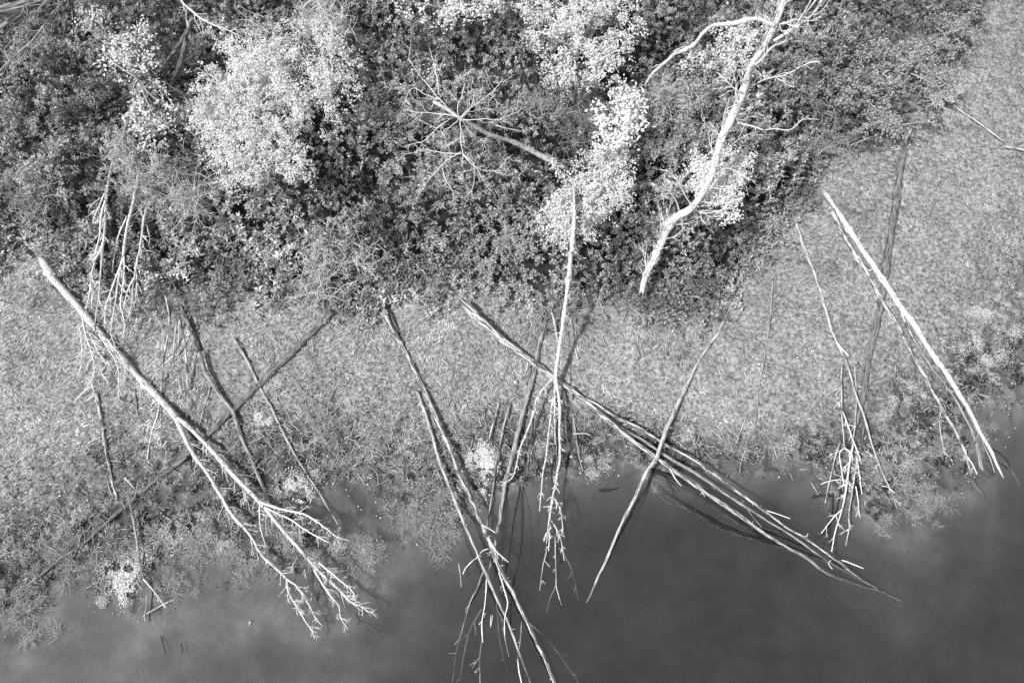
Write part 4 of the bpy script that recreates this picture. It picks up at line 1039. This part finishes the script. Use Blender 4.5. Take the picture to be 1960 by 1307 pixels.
# ------------------------------------------------------------------ leafy trees and bushes
def leafy(name, label, cat, base, blobs, z, mat, leafpx=6.0, dens=1.0, twigm=TWIGG, group=None, nb=None, rosette=False):
    """base: frame place of the foot; blobs: (px, py, r[, height]) lobes of the crown"""
    b0 = P(base[0], base[1], 0.3); b0[2] = float(ground_h(b0[0], b0[1]))
    root = empty(name, b0); tag(root, label, cat, group)
    bc = []
    for q in blobs:
        zz = q[3] if len(q) > 3 else z
        c = P(q[0], q[1], zz); bc.append((c, q[2] * depth_of(c) / FPX))
    top = np.mean([c for c, r in bc], 0)
    T = Tubes()
    mid = (b0 * .5 + top * .5) + rng.normal(size=3) * .15
    tp = smooth_path(np.array([[*b0, .09], [*mid, .07], [*(top - [0, 0, .3]), .045]]))
    T.add(tp[:, :3], tp[:, 3], 8, .1); link('trunk', T.mesh('trunk', BIRCH if z > 3 else GREYW, b0), root)
    T = Tubes()
    V = []; 
    for c, r in bc:
        st = tp[int(len(tp) * rng.uniform(.45, .95)), :3]
        m = (st + c) / 2 + rng.normal(size=3) * .15
        sp_ = smooth_path(np.array([[*st, .03], [*m, .022], [*c, .012]]))
        T.add(sp_[:, :3], sp_[:, 3], 5, .1)
        twig_set(T, sp_, 7, L0=r * 1.3, w=1.6, sub=1, droop=-.3, flat=1, t0=.4, sides=3)
        n = int(dens * (r * FPX / depth_of(c)) ** 2 * 3.14 / (leafpx ** 2 * .38) * 1.25)
        # sprays: leaves cluster round short sprigs
        ns = max(5, n // 11)
        u = np.clip(rng.normal(size=(ns, 3)), -1.9, 1.9) * .68 * r * np.array([1, 1, .7])
        hole = fbm(c[0] + u[:, 0] + 5, c[1] + u[:, 1], .5, 801, 2)
        u = u[hole > .36]; ns = len(u)
        if ns == 0: continue
        k = 11
        cc = np.repeat(c + u, k, 0); sd = np.repeat(norm(u + rng.normal(size=(ns, 3)) * r * .5), k, 0)
        tt = np.tile(np.linspace(-.5, .5, k), ns)[:, None]
        px2m = depth_of(c) / FPX
        pos = cc + sd * tt * leafpx * 3.4 * px2m + rng.normal(size=(ns * k, 3)) * leafpx * .55 * px2m
        V.append((pos, px2m))
    me = T.mesh('limbs', twigm, b0); link('limb', me, root)
    pos = np.concatenate([a for a, _ in V]); pm = np.concatenate([np.full(len(a), p_) for a, p_ in V]); n = len(pos)
    d = rng.normal(size=(n, 3)) * np.array([1, 1, .45]); nr = norm(np.array([-.15, -.1, 1.0]) + rng.normal(size=(n, 3)) * .42)
    v, f = leaves(pos, d, nr, leafpx * pm * rng.uniform(.5, 1.5, n), leafpx * .66 * pm * rng.uniform(.5, 1.4, n), .18, .1)
    link('crown', mesh_np('crown', v - b0, f, 4, mat), root)
    return root

leafy('young_birch', 'widest bright leafy tree, filling the upper left of the thicket', 'tree', (500, 260),
      [(470, 130, 52), (440, 180, 40), (425, 235, 42), (520, 110, 50), (590, 95, 48), (635, 75, 30), (560, 165, 60), (500, 220, 60), (430, 270, 38), (520, 290, 50), (460, 320, 42), (550, 315, 38), (500, 350, 26),
       (640, 160, 38), (640, 110, 32), (400, 160, 26), (385, 225, 24), (590, 215, 44), (470, 175, 50), (450, 100, 26), (580, 60, 26), (500, 150, 48), (495, 265, 45)], 3.2, LEAF_BRIGHT, 3.7, 1.5)
leafy('young_birch', 'narrow bright leafy tree left of the widest one, broken into small sprays', 'tree', (265, 180),
      [(240, 80, 24), (225, 100, 28), (250, 110, 34), (240, 135, 20), (275, 60, 16), (270, 140, 20), (262, 170, 14), (300, 165, 20, 2.2), (280, 195, 30, 2.2), (315, 200, 28, 2.2), (255, 220, 22, 2.2), (270, 245, 30, 2.2), (300, 235, 24, 2.2), (285, 270, 20, 2.2),
       (160, 40, 18), (175, 60, 16), (185, 30, 16), (290, 110, 18), (205, 75, 20), (330, 200, 14, 2.2)], 3.4, LEAF_BRIGHT, 6.0, .9)
leafy('young_birch', 'bright leafy tree at the top edge left of the bowed limb', 'tree', (1120, 120),
      [(1050, 30, 38), (1090, 20, 38), (1060, 70, 36), (1110, 60, 40), (1150, 40, 38), (1180, 20, 34), (1195, 60, 26), (1080, 110, 32), (1045, 90, 24), (1120, 105, 28), (1060, 140, 20), (1095, 140, 24), (1150, 120, 30), (1185, 140, 26), (1170, 90, 30), (1135, 150, 18), (1100, -20, 40), (1170, -20, 40), (1040, -15, 34)],
      4.0, LEAF_BRIGHT, 4.1, 1.25)
leafy('pale_bush', 'dazzling white blossom-like bush hanging by the end of the bowed limb', 'bush', (1215, 250),
      [(1175, 185, 22), (1200, 175, 16), (1215, 205, 22), (1185, 215, 24), (1160, 195, 16), (1190, 245, 22), (1210, 235, 20), (1150, 222, 13), (1180, 270, 20), (1158, 262, 10), (1195, 270, 16), (1142, 284, 11), (1155, 240, 10), (1205, 190, 18), (1225, 205, 14)], 3.4, LEAF_WHITE, 7.5, 1.6)
leafy('young_birch', 'bright leafy tree around the top of the middle white tree', 'tree', (1130, 400),
      [(1145, 310, 26), (1165, 300, 22), (1180, 330, 28), (1150, 340, 30), (1120, 360, 30), (1075, 395, 32), (1065, 430, 26), (1100, 420, 30), (1125, 395, 34), (1155, 380, 30), (1185, 365, 22), (1130, 435, 24), (1085, 450, 20), (1195, 385, 18), (1155, 415, 22), (1060, 380, 18), (1060, 320, 16), (1120, 330, 20), (1195, 300, 14), (1075, 350, 16)], 2.6, LEAF_BRIGHT, 4.1, 1.7)
leafy('pale_bush', 'glowing pale bush behind the trunk of the tall standing birch', 'bush', (1385, 370),
      [(1400, 300, 20), (1425, 300, 14), (1385, 325, 24), (1410, 330, 20), (1380, 355, 24), (1350, 335, 22), (1335, 355, 20), (1400, 365, 20), (1420, 375, 14), (1390, 390, 20), (1400, 415, 12), (1415, 345, 14), (1360, 375, 20), (1330, 325, 12), (1345, 310, 16)], 3.0, LEAF_WHITE, 4.8, 2.2)
leafy('pale_bush', 'bright sparse bush between the bowed limb and the tall standing birch', 'bush', (1390, 120),
      [(1400, 70, 20), (1425, 80, 18), (1385, 90, 22), (1410, 105, 24), (1375, 115, 20), (1440, 70, 14), (1430, 120, 16), (1400, 130, 18), (1345, 105, 14), (1330, 120, 14), (1350, 130, 12), (1460, 50, 12), (1380, 70, 14), (1305, 125, 10), (1420, 60, 14)], 2.8, LEAF_BRIGHT, 5.0, 1.3)
leafy('young_birch', 'bright leaf fringe at the top edge left of centre', 'tree', (860, -20),
      [(790, 8, 18), (820, 0, 22), (840, 25, 22), (865, 35, 14), (870, 10, 26), (895, 15, 20), (920, 10, 18), (945, 5, 20), (760, 0, 14), (850, 40, 12), (1000, 10, 14)], 3.6, LEAF_BRIGHT, 6.0, 1.1)
leafy('grey_bush', 'grey leafy bush in the crook under the bowed limb', 'bush', (1290, 230),
      [(1290, 170, 34), (1330, 150, 26), (1260, 200, 32), (1300, 215, 38), (1340, 190, 34), (1255, 250, 34), (1290, 265, 36), (1330, 240, 34), (1350, 280, 26), (1235, 290, 24), (1370, 170, 20), (1280, 300, 26), (1265, 160, 20)], 2.3, LEAF_MID, 4.8, 1.2)
leafy('pale_bush', 'pale sparse bush at the left picture edge', 'bush', (15, 220),
      [(10, 185, 20), (12, 215, 22), (5, 245, 22), (30, 240, 18), (20, 265, 18), (3, 165, 12), (25, 200, 12), (5, 290, 14)], 1.8, LEAF_MID, 7.0, .9)
leafy('grey_bush', 'round soft grey bush left of the star shaped dead tree', 'bush', (735, 235), [(735, 215, 30), (760, 235, 28), (725, 245, 28), (750, 262, 24), (705, 225, 20), (775, 215, 18)], 1.8, LEAF_MID, 4.5, 1.0)
leafy('grey_bush', 'soft grey bush with fine leaves in the thicket left of the middle white tree', 'bush', (965, 450), [(960, 420, 30), (985, 445, 28), (945, 455, 26), (975, 480, 28), (950, 400, 18), (1000, 470, 20)], 1.3, LEAF_MID, 4.5, .9)
leafy('pale_bush', 'small pale bush below the star shaped dead tree', 'bush', (810, 340), [(812, 320, 14), (804, 345, 16), (798, 370, 14), (820, 345, 12)], 1.9, LEAF_BRIGHT, 5, .7)
leafy('pale_bush', 'small pale sprays around the trunk of the leaning star shaped tree', 'bush', (790, 150), [(790, 132, 16), (770, 150, 16), (815, 165, 16), (740, 170, 14), (800, 215, 14), (830, 130, 10), (760, 120, 10)], 2.0, LEAF_BRIGHT, 5.5, .45)
leafy('pale_bush', 'little bush with light leaves at the grass edge below the three hanging stems', 'bush', (350, 520), [(340, 515, 14), (355, 525, 14), (372, 500, 14), (350, 465, 16), (365, 480, 14), (272, 520, 12), (290, 535, 12)], 1.2, LEAF_BRIGHT, 5.5, .45)
leafy('grey_bush', 'pale leafy tuft above the butt of the long fallen birch', 'bush', (100, 480), [(85, 440, 14), (100, 455, 18), (110, 490, 20), (90, 475, 14), (130, 510, 16)], .9, LEAF_MID, 5.5, .9)
leafy('grey_bush', 'grey fern-like bush at the right end of the thicket', 'bush', (1460, 440), [(1450, 425, 20), (1475, 440, 22), (1490, 420, 16), (1500, 460, 18), (1440, 450, 14), (1475, 470, 14)], .8, LEAF_MID, 5.5, .8)
leafy('dark_bush', 'low dark bush spreading right of the foot of the standing birch', 'bush', (1310, 560), [(1260, 560, 26), (1290, 545, 34), (1330, 550, 34), (1370, 545, 28), (1300, 580, 32), (1345, 585, 28), (1265, 590, 20), (1390, 560, 16)], .7, HERB, 6.0, .9)

def twiggy(name, label, cx, cy, r, n, z0=.4, z1=2.0, mat=TWIGS, w=1.45):
    b0 = P(cx, cy, z0 + .45); o = b0.copy()
    root = empty(name, o); tag(root, label, 'shrub')
    R = r * depth_of(b0) / FPX
    T = Tubes(); T2 = Tubes(); r0 = w * .5 * depth_of(b0) / FPX
    foc = rng.normal(size=(5, 3)) * np.array([.42, .42, .12])
    for i in range(int(n * 1.3)):
        a = rng.random() * 6.28; rr = R * (.25 + .65 * rng.random())
        st = b0 + foc[int(rng.integers(5))] * R + rng.normal(size=3) * R * .2 * np.array([1, 1, .4])
        d = norm(np.array([math.cos(a), math.sin(a), rng.uniform(.2, 1.6)]) + rng.normal(size=3) * .5)
        m = max(6, int(rr / .1)); pts = [st]; curl = rng.normal(size=3) * .16
        for k in range(m):
            d = norm(d + rng.normal(size=3) * .2 + curl + np.array([math.cos(a), math.sin(a), -.2]) * .08)
            pts.append(pts[-1] + d * rr / m)
        pts = np.array(pts)
        (T if i % 5 == 0 else T2).add(pts, np.linspace(r0 * (1.5 if i % 5 == 0 else .9), r0 * .45, len(pts)), 3, cap=False)
        for _ in range(6):
            k = int(rng.integers(1, len(pts) - 1))
            one_twig(T2, pts[k], norm(pts[k + 1] - pts[k] + rng.normal(size=3) * .7), rr * rng.uniform(.15, .45), r0 * .6, 0, 0, d, .3, 3)
    link('stem', T.mesh('stem', mat, o), root); link('twigs', T2.mesh('twigs', mat, o), root)

twiggy('twiggy_shrub', 'round leafless shrub of fine pale twigs beside the widest bright tree', 345, 350, 88, 300, 1.3)
twiggy('twiggy_shrub', 'leafless shrub of radiating pale twigs where the mossy log begins', 660, 492, 80, 170, 1.0)
twiggy('twiggy_shrub', 'small leafless shrub above the leftmost hanging stem', 222, 305, 48, 110, 1.5)
twiggy('twiggy_shrub', 'faint leafless shrub at the left picture edge', 35, 365, 70, 100, 1.4, mat=TWIGG)
twiggy('twiggy_shrub', 'leafless shrub with long curved twigs at the top above the widest tree', 590, 45, 75, 140, 2.2)
twiggy('twiggy_shrub', 'leafless shrub in the middle of the widest bright tree, left side', 440, 200, 70, 70, 2.6)
twiggy('twiggy_shrub', 'dull leafless shrub under the top edge bright tree', 1080, 215, 75, 130, 1.5, mat=TWIGG)
twiggy('twiggy_shrub', 'pale leafless shrub inside the grey bush under the bowed limb', 1280, 190, 50, 80, 2.3)
twiggy('twiggy_shrub', 'pale looping tangle of stems at the edge of the upper right meadow', 1805, 185, 36, 110, .5)
twiggy('twiggy_shrub', 'grey leafless shrub between the thicket and the flattened log', 1560, 270, 55, 90, .6, mat=TWIGG)

for (a, b, rr, lab) in [(1560, 140, 46, 'low grey bush right of the tall standing birch, by its horizontal limb'), (1650, 180, 50, 'low grey bush in the middle of the upper right thicket'), (1750, 130, 46, 'low grey bush at the meadow side of the upper right thicket'),
                        (1690, 240, 34, 'low grey bush just above the top of the flattened log'), (1640, 70, 44, 'low grey bush right of the forked top of the standing birch'), (1830, 70, 40, 'outermost low grey bush in the upper right meadow'), (1800, 150, 26, 'small grey bush above the looping tangle of stems')]:
    leafy('grey_bush', lab, 'bush', (a, b), [(a + rng.normal() * rr * .7, b + rng.normal() * rr * .5, rr * rng.uniform(.35, .6)) for _ in range(9)], 1.35, LEAF_MID, 4.6, .8)
